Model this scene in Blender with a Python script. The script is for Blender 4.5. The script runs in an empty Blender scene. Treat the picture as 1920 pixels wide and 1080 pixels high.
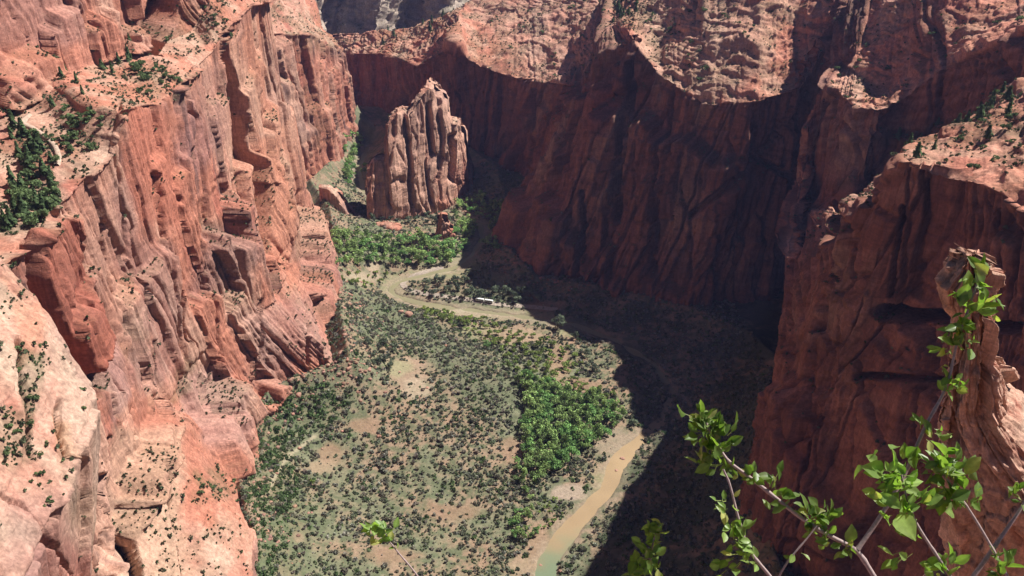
import bpy, math, random
import numpy as np
from mathutils import Vector, Matrix
R = math.radians
random.seed(7); RS = np.random.RandomState(11)
SC = bpy.context.scene
COL = SC.collection

# ------------------------------------------------------------------ camera, sky, sun, exposure
CAMZ, PITCH, FPX = 450.0, R(30), 1663.0
cam_data = bpy.data.cameras.new('camera'); cam = bpy.data.objects.new('camera', cam_data); COL.objects.link(cam)
cam.location = (0, 0, CAMZ); cam.rotation_euler = (R(90) - PITCH, 0, 0)
cam_data.sensor_width = 36; cam_data.lens = 36 * FPX / 1920
cam_data.clip_start = 0.05; cam_data.clip_end = 20000
SC.camera = cam
SUN_AZ, SUN_EL = R(60), R(50)          # azimuth from +Y towards +X
SUN = np.array([math.cos(SUN_EL) * math.sin(SUN_AZ), math.cos(SUN_EL) * math.cos(SUN_AZ), math.sin(SUN_EL)])
w = bpy.data.worlds.new('World'); SC.world = w; w.use_nodes = True
nt = w.node_tree; nt.nodes.clear()
wo = nt.nodes.new('ShaderNodeOutputWorld'); bg = nt.nodes.new('ShaderNodeBackground'); sky = nt.nodes.new('ShaderNodeTexSky')
sky.sky_type = 'NISHITA'; sky.sun_disc = False; sky.sun_elevation = SUN_EL; sky.sun_rotation = SUN_AZ
sky.air_density = 0.5; sky.dust_density = 0.1; sky.altitude = 2000
bg.inputs['Strength'].default_value = 0.05
nt.links.new(sky.outputs[0], bg.inputs[0]); nt.links.new(bg.outputs[0], wo.inputs[0])
sl = bpy.data.lights.new('sun', 'SUN'); sl.energy = 5.0; sl.angle = R(0.5); sl.color = (1.0, 0.95, 0.90)
so = bpy.data.objects.new('sun', sl); COL.objects.link(so)
so.rotation_euler = Vector(SUN).to_track_quat('Z', 'Y').to_euler(); so.location = (300, 100, 900)
SC.view_settings.view_transform = 'Standard'; SC.view_settings.look = 'None'
SC.view_settings.exposure = 0.8; SC.view_settings.gamma = 1.0
SC.cycles.max_bounces = 4; SC.cycles.diffuse_bounces = 1; SC.cycles.volume_bounces = 0
SC.cycles.transparent_max_bounces = 6

# ------------------------------------------------------------------ picture <-> world
def ray(px, py):
    a = (np.asarray(px, float) - 960) / FPX; b = (540 - np.asarray(py, float)) / FPX
    return a, math.cos(PITCH) + b * math.sin(PITCH), -math.sin(PITCH) + b * math.cos(PITCH)
def at(px, py, t):
    a, b, c = ray(px, py); return (float(a * t), float(b * t), float(CAMZ + c * t))
def proj(P):
    x, y, z = P[..., 0], P[..., 1], P[..., 2] - CAMZ
    d = y * math.cos(PITCH) - z * math.sin(PITCH); u = y * math.sin(PITCH) + z * math.cos(PITCH)
    d = np.maximum(d, 1e-3)
    return 960 + FPX * x / d, 540 - FPX * u / d

# ------------------------------------------------------------------ noise
def _h(x, y, z, s):
    n = (x * np.uint32(374761393)) ^ (y * np.uint32(668265263)) ^ (z * np.uint32(2246822519)) ^ np.uint32((s * 3266489917) & 0xffffffff)
    n ^= n >> np.uint32(13); n *= np.uint32(1274126177); n ^= n >> np.uint32(16); n *= np.uint32(2246822519); n ^= n >> np.uint32(13)
    return (n & np.uint32(0xffffff)).astype(np.float32) * np.float32(1 / 16777215)
def _split(P):
    f = np.floor(P); return f.astype(np.int32).view(np.uint32), P - f
def vnoise(P, s=0):
    P = np.ascontiguousarray(P, np.float32); i, t = _split(P); U1 = np.uint32(1)
    t = t * t * t * (t * (t * 6 - 15) + 10)
    x, y, z = (np.ascontiguousarray(i[..., k]) for k in range(3)); tx, ty, tz = (np.ascontiguousarray(t[..., k]) for k in range(3))
    r = []
    for zz in (z, z + U1):
        a = _h(x, y, zz, s); b = _h(x + U1, y, zz, s); c = _h(x, y + U1, zz, s); d = _h(x + U1, y + U1, zz, s)
        e = a + (b - a) * tx; g = c + (d - c) * tx; r.append(e + (g - e) * ty)
    return (r[0] + (r[1] - r[0]) * tz) * 2 - 1
def fbm(P, o=4, s=0, g=0.5):
    v = 0; a = 1; n = 0
    P = np.asarray(P, np.float32)
    for k in range(o):
        v = v + a * vnoise(P * (2.03 ** k) + k * 17.3, s + k); n += a; a *= g
    return v / n
def cells(u, v, s=0, jit=0.9):
    """2-D cellular pattern: distance to nearest, to second nearest, random value of the cell"""
    iu, fu = _split(np.asarray(u, np.float32)); iv, fv = _split(np.asarray(v, np.float32)); zero = np.zeros_like(iu)
    f1 = np.full(fu.shape, 9, np.float32); f2 = f1.copy(); idv = np.zeros_like(f1)
    for dx in (-1, 0, 1):
        for dy in (-1, 0, 1):
            x, y = iu + np.uint32(dx & 0xffffffff), iv + np.uint32(dy & 0xffffffff)
            ox = dx + .5 + jit * (_h(x, y, zero, s) - .5) - fu; oy = dy + .5 + jit * (_h(x, y, zero, s + 1) - .5) - fv
            d = ox * ox + oy * oy; c = d < f1
            f2 = np.where(c, f1, np.minimum(f2, d)); idv = np.where(c, _h(x, y, zero, s + 3), idv); f1 = np.where(c, d, f1)
    return np.sqrt(f1), np.sqrt(f2), idv
def sstep(a, b, x):
    t = np.clip((x - a) / (b - a), 0, 1); return t * t * (3 - 2 * t)
def mix(a, b, t):
    t = np.asarray(t)[..., None]; return a * (1 - t) + np.asarray(b, np.float32) * t
def polydist(px, py, pts, closed=True):
    pts = np.asarray(pts, float); n = len(pts); d = np.full(px.shape, 1e9); ins = np.zeros(px.shape, bool)
    for k in range(n if closed else n - 1):
        x0, y0 = pts[k]; x1, y1 = pts[(k + 1) % n]; ex, ey = x1 - x0, y1 - y0
        t = np.clip(((px - x0) * ex + (py - y0) * ey) / (ex * ex + ey * ey + 1e-9), 0, 1)
        d = np.minimum(d, np.hypot(px - x0 - t * ex, py - y0 - t * ey))
        if closed and y0 != y1:
            ins ^= ((y0 > py) != (y1 > py)) & (px < (x1 - x0) * (py - y0) / (y1 - y0) + x0)
    return np.where(ins, -d, d) if closed else d
def zone(P, pts, soft=8):
    px, py = proj(P); return 1 - sstep(-soft, soft, polydist(px, py, pts))

# ------------------------------------------------------------------ materials
def new_mat(name):
    m = bpy.data.materials.new(name); m.use_nodes = True; n = m.node_tree.nodes; l = m.node_tree.links
    b = n['Principled BSDF']; b.inputs['Specular IOR Level'].default_value = 0.15; b.inputs['Roughness'].default_value = 0.95
    return m, n, l, b
def noise_node(n, l, coord, scale, detail=4, rough=0.6, vec=None, dist=0.0):
    t = n.new('ShaderNodeTexNoise'); t.inputs['Scale'].default_value = scale; t.inputs['Detail'].default_value = detail
    t.inputs['Roughness'].default_value = rough; t.inputs['Distortion'].default_value = dist
    if vec:
        m = n.new('ShaderNodeMapping'); m.inputs['Scale'].default_value = vec; l.new(coord, m.inputs['Vector']); coord = m.outputs[0]
    l.new(coord, t.inputs['Vector']); return t.outputs['Fac']
def ramp(n, l, fac, stops):
    r = n.new('ShaderNodeValToRGB'); e = r.color_ramp.elements
    e[0].position, e[0].color = stops[0][0], (*[stops[0][1]] * 3, 1) if not isinstance(stops[0][1], tuple) else (*stops[0][1], 1)
    e[1].position, e[1].color = stops[-1][0], (*[stops[-1][1]] * 3, 1) if not isinstance(stops[-1][1], tuple) else (*stops[-1][1], 1)
    l.new(fac, r.inputs[0]); return r.outputs[0]
def mulc(n, l, a, b, fac=1.0):
    m = n.new('ShaderNodeMix'); m.data_type = 'RGBA'; m.blend_type = 'MULTIPLY'; m.inputs[0].default_value = fac
    l.new(a, m.inputs[6]); l.new(b, m.inputs[7]); return m.outputs[2]
def rock_mat(name, k=1.0, bump=1.0):
    """k: metres-to-texture scale (1 for the far cliffs, more for near rock)"""
    m, n, l, b = new_mat(name)
    at_ = n.new('ShaderNodeAttribute'); at_.attribute_name = 'col'
    tc = n.new('ShaderNodeNewGeometry').outputs['Position']
    st = noise_node(n, l, tc, 0.5 * k, 6, 0.7, (1, 1, 0.12))          # vertical weathering streaks
    sp = noise_node(n, l, tc, 0.35 * k, 8, 0.75, (1, 1, 1.6), 0.6)    # mottling
    be = noise_node(n, l, tc, 0.12 * k, 6, 0.65, (0.5, 0.9, 5.0), 0.5)   # bedding
    c = mulc(n, l, at_.outputs['Color'], ramp(n, l, st, [(0.3, 0.66), (0.68, 1.28)]))
    c = mulc(n, l, c, ramp(n, l, sp, [(0.3, 0.68), (0.7, 1.3)]))
    c = mulc(n, l, c, ramp(n, l, be, [(0.34, 0.88), (0.66, 1.1)]))
    l.new(c, b.inputs['Base Color'])
    add = n.new('ShaderNodeMath'); add.operation = 'ADD'; l.new(sp, add.inputs[0])
    ml = n.new('ShaderNodeMath'); ml.operation = 'MULTIPLY'; ml.inputs[1].default_value = 0.45; l.new(be, ml.inputs[0]); l.new(ml.outputs[0], add.inputs[1])
    a2 = n.new('ShaderNodeMath'); a2.operation = 'ADD'; l.new(add.outputs[0], a2.inputs[0]); l.new(st, a2.inputs[1])
    bp = n.new('ShaderNodeBump'); bp.inputs['Strength'].default_value = 0.6 * bump; bp.inputs['Distance'].default_value = 1.3 / k
    l.new(a2.outputs[0], bp.inputs['Height']); l.new(bp.outputs[0], b.inputs['Normal'])
    return m
ROCK = rock_mat('sandstone'); ROCK_NEAR = rock_mat('sandstone_near', 7.0, 0.9); ROCK_LEDGE = rock_mat('sandstone_ledge', 60.0, 0.7)
def ground_mat():
    m, n, l, b = new_mat('valley_soil')
    at_ = n.new('ShaderNodeAttribute'); at_.attribute_name = 'col'
    tc = n.new('ShaderNodeNewGeometry').outputs['Position']
    a = noise_node(n, l, tc, 0.45, 8, 0.75); c = mulc(n, l, at_.outputs['Color'], ramp(n, l, a, [(0.3, 0.62), (0.7, 1.3)]))
    l.new(c, b.inputs['Base Color'])
    bp = n.new('ShaderNodeBump'); bp.inputs['Strength'].default_value = 0.6; bp.inputs['Distance'].default_value = 1.0
    l.new(a, bp.inputs['Height']); l.new(bp.outputs[0], b.inputs['Normal'])
    return m
GROUND = ground_mat()
def leaf_mat(name, tint=(1, 1, 1), transl=0.25, gloss=0.5, near=False):
    m, n, l, b = new_mat(name)
    at_ = n.new('ShaderNodeAttribute'); at_.attribute_name = 'col'
    oi = n.new('ShaderNodeObjectInfo'); c = mulc(n, l, at_.outputs['Color'], ramp(n, l, oi.outputs['Random'], [(0, 0.75), (1, 1.25)]))
    if near:
        tc = n.new('ShaderNodeNewGeometry').outputs['Position']
        c = mulc(n, l, c, ramp(n, l, noise_node(n, l, tc, 90, 3), [(0.3, 0.8), (0.7, 1.15)]))
    l.new(c, b.inputs['Base Color'])
    b.inputs['Roughness'].default_value = gloss if near else 0.9; b.inputs['Specular IOR Level'].default_value = 0.4 if near else 0.1
    if transl:
        t = n.new('ShaderNodeBsdfTranslucent'); mx = n.new('ShaderNodeMixShader'); mx.inputs[0].default_value = transl
        if near:
            t2 = n.new('ShaderNodeMix'); t2.data_type = 'RGBA'; t2.blend_type = 'MULTIPLY'; t2.inputs[0].default_value = 1
            t2.inputs[7].default_value = (1.25, 1.5, 0.5, 1); l.new(c, t2.inputs[6]); l.new(t2.outputs[2], t.inputs[0])
        else: l.new(c, t.inputs[0])
        l.new(b.outputs[0], mx.inputs[1]); l.new(t.outputs[0], mx.inputs[2]); l.new(mx.outputs[0], n['Material Output'].inputs[0])
    return m
FOLIAGE = leaf_mat('foliage', transl=.3); LEAF = leaf_mat('leaf', transl=0.45, gloss=0.42, near=True)
def plain_mat(name, col, rough=0.8, scale=1.0, spec=0.3):
    m, n, l, b = new_mat(name); tc = n.new('ShaderNodeNewGeometry').outputs['Position']
    rgb = n.new('ShaderNodeRGB'); rgb.outputs[0].default_value = (*col, 1)
    l.new(mulc(n, l, rgb.outputs[0], ramp(n, l, noise_node(n, l, tc, scale, 5, 0.6), [(0.3, 0.72), (0.7, 1.2)])), b.inputs['Base Color'])
    b.inputs['Roughness'].default_value = rough; b.inputs['Specular IOR Level'].default_value = spec
    return m
BARK = plain_mat('bark', (0.12, 0.085, 0.06), 0.9, 3.0); TWIG = plain_mat('twig_bark', (0.36, 0.27, 0.25), 0.75, 220.0)
WHITE_PAINT = plain_mat('white_paint', (0.75, 0.76, 0.72), 0.5, 1.0); GLASSM = plain_mat('dark_glass', (0.03, 0.035, 0.04), 0.15, 1.0, 0.5); RUBBER = plain_mat('rubber', (0.02, 0.02, 0.02), 0.8, 5)
def water_mat():
    m, n, l, b = new_mat('river_water'); at_ = n.new('ShaderNodeAttribute'); at_.attribute_name = 'col'
    l.new(at_.outputs['Color'], b.inputs['Base Color']); b.inputs['Roughness'].default_value = 0.35; b.inputs['Specular IOR Level'].default_value = 0.4
    tc = n.new('ShaderNodeNewGeometry').outputs['Position']; bp = n.new('ShaderNodeBump'); bp.inputs['Strength'].default_value = 0.5; bp.inputs['Distance'].default_value = 0.15
    l.new(noise_node(n, l, tc, 0.8, 4), bp.inputs['Height']); l.new(bp.outputs[0], b.inputs['Normal'])
    return m
WATER = water_mat()

# ------------------------------------------------------------------ mesh helpers
def make_mesh(name, V, F, mat, col=None, smooth=False):
    V = np.asarray(V, np.float32); F = np.asarray(F, np.int32); k = F.shape[1]
    me = bpy.data.meshes.new(name); me.vertices.add(len(V)); me.vertices.foreach_set('co', V.ravel())
    me.loops.add(F.size); me.loops.foreach_set('vertex_index', F.ravel())
    me.polygons.add(len(F)); me.polygons.foreach_set('loop_start', np.arange(0, F.size, k, dtype=np.int32))
    try: me.polygons.foreach_set('loop_total', np.full(len(F), k, np.int32))
    except Exception: pass
    if smooth: me.polygons.foreach_set('use_smooth', np.ones(len(F), bool))
    if col is not None:
        a = me.color_attributes.new('col', 'FLOAT_COLOR', 'POINT'); c = np.ones((len(V), 4), np.float32); c[:, :3] = col; a.data.foreach_set('color', c.ravel())
    me.materials.append(mat); me.update(calc_edges=True); me.validate()
    return me
def link(name, me, parent=None, loc=None, rz=0, sc=1):
    o = bpy.data.objects.new(name, me); COL.objects.link(o)
    if parent: o.parent = parent
    if loc is not None: o.location = loc
    o.rotation_euler = (0, 0, rz); o.scale = (sc, sc, sc) if not isinstance(sc, tuple) else sc
    return o
def tag(o, label=None, cat=None, group=None, kind=None):
    for k, v in (('label', label), ('category', cat), ('group', group), ('kind', kind)):
        if v: o[k] = v
    return o
def grid_faces(nu, nv, closed=False):
    i = np.arange(nu if closed else nu - 1)[:, None]; j = np.arange(nv - 1)[None, :]
    a = i * nv + j; b = ((i + 1) % nu) * nv + j
    return np.stack([a, b, b + 1, a + 1], -1).reshape(-1, 4)
def grid_normals(P):
    du = np.gradient(P, axis=0); dv = np.gradient(P, axis=1); n = np.cross(du, dv)
    return n / (np.linalg.norm(n, axis=-1, keepdims=True) + 1e-9)
def smooth_grid(P, it, closed=False):
    for _ in range(it):
        Q = P.copy(); Q[1:-1] = (P[:-2] + 2 * P[1:-1] + P[2:]) / 4; P = Q.copy(); P[:, 1:-1] = (Q[:, :-2] + 2 * Q[:, 1:-1] + Q[:, 2:]) / 4
    return P
def resample(C, res, res_v=None):
    """control grid (I,J,3) -> fine grid, piecewise linear with arc-length spacing"""
    C = np.asarray(C, float); res_v = res_v or res
    def div(C, r):
        L = np.linalg.norm(np.diff(C, axis=0), axis=-1); L = np.percentile(L, 75, axis=1)
        out = []
        for k in range(len(C) - 1):
            n = max(2, int(math.ceil(L[k] / r))); t = np.linspace(0, 1, n, endpoint=False)[:, None, None]
            out.append(C[k][None] * (1 - t) + C[k + 1][None] * t)
        out.append(C[-1][None]); return np.concatenate(out)
    C = div(C, res); C = div(C.transpose(1, 0, 2), res_v).transpose(1, 0, 2)
    return C

PALE = np.array((0.59, 0.34, 0.245)); ORANGE = np.array((0.53, 0.215, 0.14)); RED = np.array((0.41, 0.135, 0.092)); VARN = np.array((0.15, 0.085, 0.075)); PURP = np.array((0.30, 0.19, 0.17)); CREAM = np.array((0.66, 0.50, 0.37)); OLIVE = np.array((0.10, 0.115, 0.05))
def rock_sheet(name, C, res, flip=False, k=1.0, amp=1.0, notches=(), cracks=(), bulges=(), tints=(), pale=0.5, veg=0.0, vegz=(), mat=None, seed=0, sm=4, label=None, grass=0.5, res_v=None, closed=False, bed=1.0, vstr=5.0, colmul=1.0, terr=.45, crk=1.0, butt=0.0, ribs=1.0, uref=.4):
    """A rock face from a control grid (stations x profile). Relief: joint-bounded blocks, cracks, ledges, then fine roughness.
    notches: (rows [(py, x_left, x_right)], depth m)   cracks: (points, half width px, depth m)   bulges/tints: (polygon, value, soft)"""
    B = smooth_grid(resample(C, res, res_v), sm); N = grid_normals(B)
    if flip: N = -N
    P = B.copy(); px, py = proj(B)
    top = sstep(0.48, 0.72, N[..., 2])
    q = B / k; mj = int(B.shape[1] * uref)
    U = np.concatenate([[0], np.cumsum(np.linalg.norm(np.diff(B[:, mj, :2], axis=0), axis=1))])[:, None] / k + q[..., 2] * 0
    s = lambda a, b: np.array([a, a, b], np.float32); T = np.stack([U, U * 0 + seed, q[..., 2]], -1)        # wall coordinates
    Uw = U + fbm(T / s(60, 90), 3, seed + 1) * 14 + fbm(T / s(9, 16), 3, seed + 2) * 1.6; Zw = q[..., 2] + fbm(T / s(50, 50), 3, seed + 3) * 18 + fbm(T / 7, 2, seed + 5) * 1.5
    f1, f2, i1 = cells(Uw / 32, Zw / (30 * vstr), seed + 10); g1, g2, i2 = cells(Uw / 12, Zw / (13 * vstr), seed + 20); h1, h2, i3 = cells(Uw / 4.6, Zw / (4.6 * vstr), seed + 30)
    cr = lambda a, b, w_: np.clip(1 - (b - a) / w_, 0, 1)
    side = 1 - top
    D = side * ((i1 - .5) * 11 + (i2 - .5) * 5.0 + (i3 - .5) * 1.3)
    D -= crk * side * (cr(f1, f2, .05) * 4.5 + cr(g1, g2, .08) * 2.6 + cr(h1, h2, .15) * 0.7)
    rib = fbm(np.stack([Uw / 8, U * 0, Zw / 160], -1), 3, seed + 6); D += ribs * side * (.35 - np.abs(rib)) * 4.0
    m = np.clip(N[..., 2] / np.sqrt(np.maximum(1 - N[..., 2] ** 2, .05)), 0, .38); Hh = 62 + 40 * i1
    b1, b2, i0 = cells(Uw / 75, Zw / 260, seed + 15); D += side * butt * ((i0 - .5) * 2 - cr(b1, b2, .12))
    Hk = 17 + 9 * i2; fk = ((q[..., 2] + 90 * i2 + 4 * fbm(T / s(9, 20), 3, seed + 47)) / Hk) % 1; D += side * (fk * (1 - sstep(.9, 1, fk)) - .45) * (m * Hk * .25 + .35)
    D += fbm(q / s(60, 160), 3, seed + 7) * 7 + side * fbm(T / s(6, 15), 4, seed + 8, .6) * 1.1 + fbm(q / s(2.4, 3), 3, seed + 9, .6) * .35
    zz = q[..., 2] + 5 * fbm(q / 45, 3, seed + 40) + q[..., 1] * .06
    z1 = zz / 11 + 0.5 * vnoise(q / 15, seed + 41); z2 = zz / 3.1
    led = (z1 % 1); led = led * (1 - sstep(.85, 1, led)); led2 = (z2 % 1); led2 = led2 * (1 - sstep(.8, 1, led2))
    D += side * -(led * .6 + led2 * .35) * bed * (0.1 + 1.1 * sstep(-.05, .5, fbm(q / 55, 2, seed + 42)))
    D *= amp * k
    Hh = 80 + 50 * i0; fz = ((q[..., 2] + 230 * i0 + 22 * i1 + 9 * fbm(T / s(14, 50), 3, seed + 43)) / Hh) % 1; D += side * terr * m * Hh * k * (fz * (1 - sstep(.93, 1, fz)) - .45)
    D += top * (-(led * 1.9 + led2 * .8) * 1.1 + fbm(q / 30, 3, seed + 44) * 5.5 + fbm(q / 9, 4, seed + 45, .6) * 2.4 + (i3 - .5) * 1.4) * k * amp
    SH = np.zeros(D.shape)
    for poly, val, soft in bulges: D += val * (1 - sstep(-soft, soft, polydist(px, py, poly)))
    for rows, dep in notches:
        r = np.array(rows, float); jt = fbm(np.stack([py / 60, py * 0 + 3, py * 0], -1), 3, 77) * 4
        xl = np.interp(py, r[:, 0], r[:, 1]) + jt; xr = np.interp(py, r[:, 0], r[:, 2]) + jt * .7
        f = (px - xl) / np.maximum(xr - xl, 1); e = sstep(r[0, 0] - 6, r[0, 0] + 10, py) * (1 - sstep(r[-1, 0] - 12, r[-1, 0] + 6, py))
        inside = sstep(-.02, .04, f) * (1 - sstep(.94, 1.0, f)) * e
        D = D * (1 - .7 * inside) - dep * inside * (.12 + .88 * np.clip(f, 0, 1)); SH = np.maximum(SH, sstep(.92, 1.0, f) * (1 - sstep(2, 36, px - xr)) * e * dep * .48)
    for pts, wd, dep in cracks:
        d = polydist(px + fbm(q / 8, 2, 91) * 3, py, pts, False); D -= dep * 1.5 * (1 - sstep(wd * .3, wd * .9, d))
    Nh = N * np.array([1, 1, 0.0]); Nh /= np.linalg.norm(Nh, axis=-1, keepdims=True) + 1e-3; Nd = Nh * side[..., None] + N * top[..., None]
    P = B + Nd * D[..., None]
    if notches: P[..., 1] -= SH; P[..., 0] -= SH * .15
    N2 = grid_normals(P);  N2 = -N2 if flip else N2
    # ---- colour of the rock: formation bands, varnish streaks, stains, lichen
    big = fbm(T / s(45, 110), 5, seed + 50, .6); c = mix(np.broadcast_to(ORANGE, P.shape), PALE, sstep(.2 - pale, .8 - pale, big * .9 + .3 * (i2 - .5)))
    c = mix(c, RED, .75 * sstep(.12, .5, fbm(T / s(40, 90) + 31, 5, seed + 51, .6)))
    c = c * (1 + side * (.26 * (i2 - .5) + .16 * (i3 - .5)))[..., None]
    stk = fbm(np.stack([Uw / 6, U * 0, q[..., 2] / 110], -1), 4, seed + 52, .6)
    c = mix(c, VARN, (1 - top) * .72 * sstep(.16, .46, stk) * sstep(-.2, .25, fbm(q / 80 + 3, 3, seed + 53)))
    c = mix(c, PURP, (1 - top) * .45 * sstep(.15, .5, fbm(q / s(60, 45) + 7, 3, seed + 54)))
    dg = (q[..., 2] * .8 + q[..., 1] * .5 + 5 * fbm(q / 20, 3, seed + 55)) / 3.5
    c = mix(c, c * 1.22 + .02, .5 * sstep(.1, .8, vnoise(np.stack([dg * .2, dg * 1.0, dg * .1], -1), 5) * .5 + .5) * bed)
    c = mix(c, CREAM, top * .55 * sstep(-.2, .4, fbm(q / 18, 3, seed + 56)) * (pale + .4))
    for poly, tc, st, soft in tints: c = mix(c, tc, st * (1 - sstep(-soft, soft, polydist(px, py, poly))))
    flat = sstep(.45, .75, N2[..., 2])
    vm = veg * flat * sstep(-.25, .25, fbm(q / 16, 4, seed + 57, .6))
    dens = vm.copy()
    for poly, st, soft in vegz:
        zz_ = (1 - sstep(-soft, soft, polydist(px, py, poly))) * st; dens = np.maximum(dens, zz_ * sstep(-.45, .1, fbm(q / 8, 3, seed + 58, .6)))
    c = mix(c, OLIVE, np.clip(dens * grass, 0, .9)) * .77 * (colmul * side + 1 - side)[..., None]     # colmul puts shade into the colour of steep faces, tops stay unchanged
    V = P.reshape(-1, 3); F = grid_faces(P.shape[0], P.shape[1])
    if flip: F = F[:, ::-1]
    me = make_mesh(name, V, F, mat or ROCK, np.clip(c, 0, 1).reshape(-1, 3)); o = link(name, me)
    return o, dict(P=P, N=N2, dens=dens, B=B, ok=N2[..., 2])

# ------------------------------------------------------------------ valley floor
L_FOOT = np.array([(-150, 150), (-120, 250), (-140, 320), (-152, 384), (-178, 440), (-194, 503), (-185, 545), (-150, 575), (-130, 589), (-150, 660), (-160, 716), (-195, 870), (-235, 960), (-218, 1052), (-221, 1229)])
R_FOOT = np.array([(165, 150), (160, 300), (156, 405), (184, 525), (223, 615), (214, 673), (173, 718), (101, 758), (22, 782), (-15, 868), (-5, 955), (-20, 1060), (-60, 1130), (-140, 1170), (-200, 1300)])
def ground_pt0(px, py):
    a, b, c = ray(px, py); t = -CAMZ / c; return (float(a * t), float(b * t))
RIV_PX = [(1040, 1200), (1022, 1100), (1022, 1058), (1058, 1004), (1100, 960), (1138, 918), (1148, 880), (1180, 840), (1236, 790), (1262, 735), (1225, 680), (1150, 635), (1075, 607), (1000, 596), (920, 585), (850, 577), (780, 566), (740, 552), (732, 541), (748, 528), (800, 514), (850, 502), (884, 478), (903, 446), (900, 420), (860, 400), (790, 396), (720, 386), (680, 352), (672, 315), (690, 275)]
RIV = np.array([ground_pt0(*p) for p in RIV_PX])
RIV = np.vstack([[(RIV[0][0] + 10, 120)], RIV])
def pdist(x, y, pts): return polydist(x, y, pts, False)
def gz(x, y, fine=True):
    x = np.asarray(x, float); y = np.asarray(y, float)
    dl = pdist(x, y, L_FOOT); dr = pdist(x, y, R_FOOT); dv = pdist(x, y, RIV)
    z = 30 * np.exp(-dl / 55) + 10 * np.exp(-dl / 15) + 34 * np.exp(-dr / 30) * sstep(700, 500, y) + 10 * np.exp(-dr / 22)
    z = z + 7 * sstep(25, 130, dv)
    if fine:
        p = np.stack([x, y, x * 0], -1); z = z + 2.4 * fbm(p / 38, 4, 3) * sstep(8, 50, dv) + .5 * fbm(p / 6, 3, 4) * sstep(7, 20, dv)
    z = z * sstep(4, 40, dv) - 2.2 * (1 - sstep(.45, 1.15, (dv + 3.4 * fbm(np.stack([x, y, x * 0], -1) / 13, 3, 88)) / (7.0 - 3.4 * sstep(500, 620, y))))
    return z
def ground_at(px, py, dz=0):
    a, b, c = (float(v) for v in ray(px, py)); t = -CAMZ / c
    for _ in range(12):
        z = float(gz(np.array(a * t), np.array(b * t))) + dz; t = (z - CAMZ) / c
    return np.array((a * t, b * t, CAMZ + c * t - dz))
def axis(lo, hi, step, outer, growth=1.25):
    a = list(np.arange(lo, hi, step)); s = step; 
    while a[-1] < outer: s *= growth; a.append(a[-1] + s)
    s = step
    b = [a[0]]
    while b[-1] > -outer: s *= growth; b.append(b[-1] - s)
    return np.array(b[::-1] + a[1:])
gx = axis(-260, 260, 1.5, 5000); gy = axis(300, 1330, 1.6, 6000)
X, Y = np.meshgrid(gx, gy, indexing='ij'); Z = gz(X, Y); G = np.stack([X, Y, Z], -1)
gpx, gpy = proj(G); p0 = np.stack([X, Y, X * 0], -1)
SOIL = np.array((0.33, 0.235, 0.155)); SAND = np.array((0.44, 0.35, 0.245)); REDSOIL = np.array((0.34, 0.215, 0.14)); SAGE = np.array((0.18, 0.205, 0.12)); GRASSC = np.array((0.15, 0.19, 0.07)); PALEG = np.array((0.30, 0.29, 0.16))
def gpoly(pts, soft=8, jit=8):
    j = fbm(p0 / 9, 3, 61) * jit; return 1 - sstep(-soft, soft, polydist(gpx + j, gpy + j * .6, pts))
def blob(cx, cy, rx, ry, soft=.35):
    j = fbm(p0 / 8, 3, 62) * .5; d = np.hypot((gpx - cx) / rx, (gpy - cy) / ry) + j; return 1 - sstep(1 - soft, 1 + soft, d)
c = np.broadcast_to(SOIL, G.shape).copy(); n1 = fbm(p0 / 30, 4, 64); n2 = fbm(p0 / 5, 4, 65, .65)
c = mix(c, REDSOIL, .7 * sstep(.05, .45, fbm(p0 / 22, 4, 66)))
c = mix(c, SAGE, .85 * sstep(-.2, .4, n1 + .35 * n2))
c = mix(c, SAGE * .8, .8 * gpoly([(640, 560), (760, 570), (900, 650), (960, 750), (900, 780), (760, 640), (690, 600)], 25, 20))
c = mix(c, (0.13, 0.15, 0.08), .85 * sstep(-.2, .3, n2))
wst = gpoly([(455, 790), (560, 720), (640, 735), (620, 790), (520, 840), (490, 1080), (560, 1090), (600, 1000), (560, 900)], 30, 20); c = mix(c, (0.12, 0.15, 0.075), .6 * wst)
BARE = [(765, 700, 42, 26, REDSOIL * 1.05 + .04), (780, 728, 28, 18, SAND), (745, 690, 25, 14, PALEG), (620, 850, 28, 20, REDSOIL), (600, 875, 26, 12, SOIL * 1.2), (680, 800, 30, 12, REDSOIL), (960, 845, 22, 22, REDSOIL), (1050, 680, 22, 30, REDSOIL * 1.1), (1090, 722, 34, 12, REDSOIL), (1020, 575, 34, 11, REDSOIL), (940, 590, 90, 8, PALEG), (905, 590, 60, 5, SAND), (855, 582, 34, 4, np.array((.62, .56, .40))), (700, 500, 14, 14, SAND), (680, 520, 30, 12, SAND), (745, 535, 25, 20, PALEG), (1150, 830, 38, 24, SAND * .8), (1068, 925, 30, 16, np.array((.5, .37, .29))), (1130, 905, 24, 30, np.array((.30, .27, .14))), (1010, 1040, 22, 50, REDSOIL * 1.1), (980, 1060, 26, 14, SOIL * 1.2), (845, 960, 60, 14, REDSOIL * .95), (740, 1040, 50, 14, REDSOIL * .95), (560, 1010, 10, 10, SOIL), (900, 620, 40, 12, PALEG), (960, 630, 50, 16, SOIL * 1.2), (820, 510, 60, 14, PALEG), (860, 490, 40, 12, PALEG), (1060, 620, 30, 10, PALEG)]
bare = np.zeros(X.shape)
for cx, cy, rx, ry, cc in BARE:
    b_ = blob(cx, cy, rx, ry); c = mix(c, cc, .9 * b_ * (.75 + .25 * n2)); bare = np.maximum(bare, b_)
dv = pdist(X, Y, RIV); c = mix(c, SAND * .8, (1 - sstep(5, 15, dv + 9 * n2)) * .6)
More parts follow.
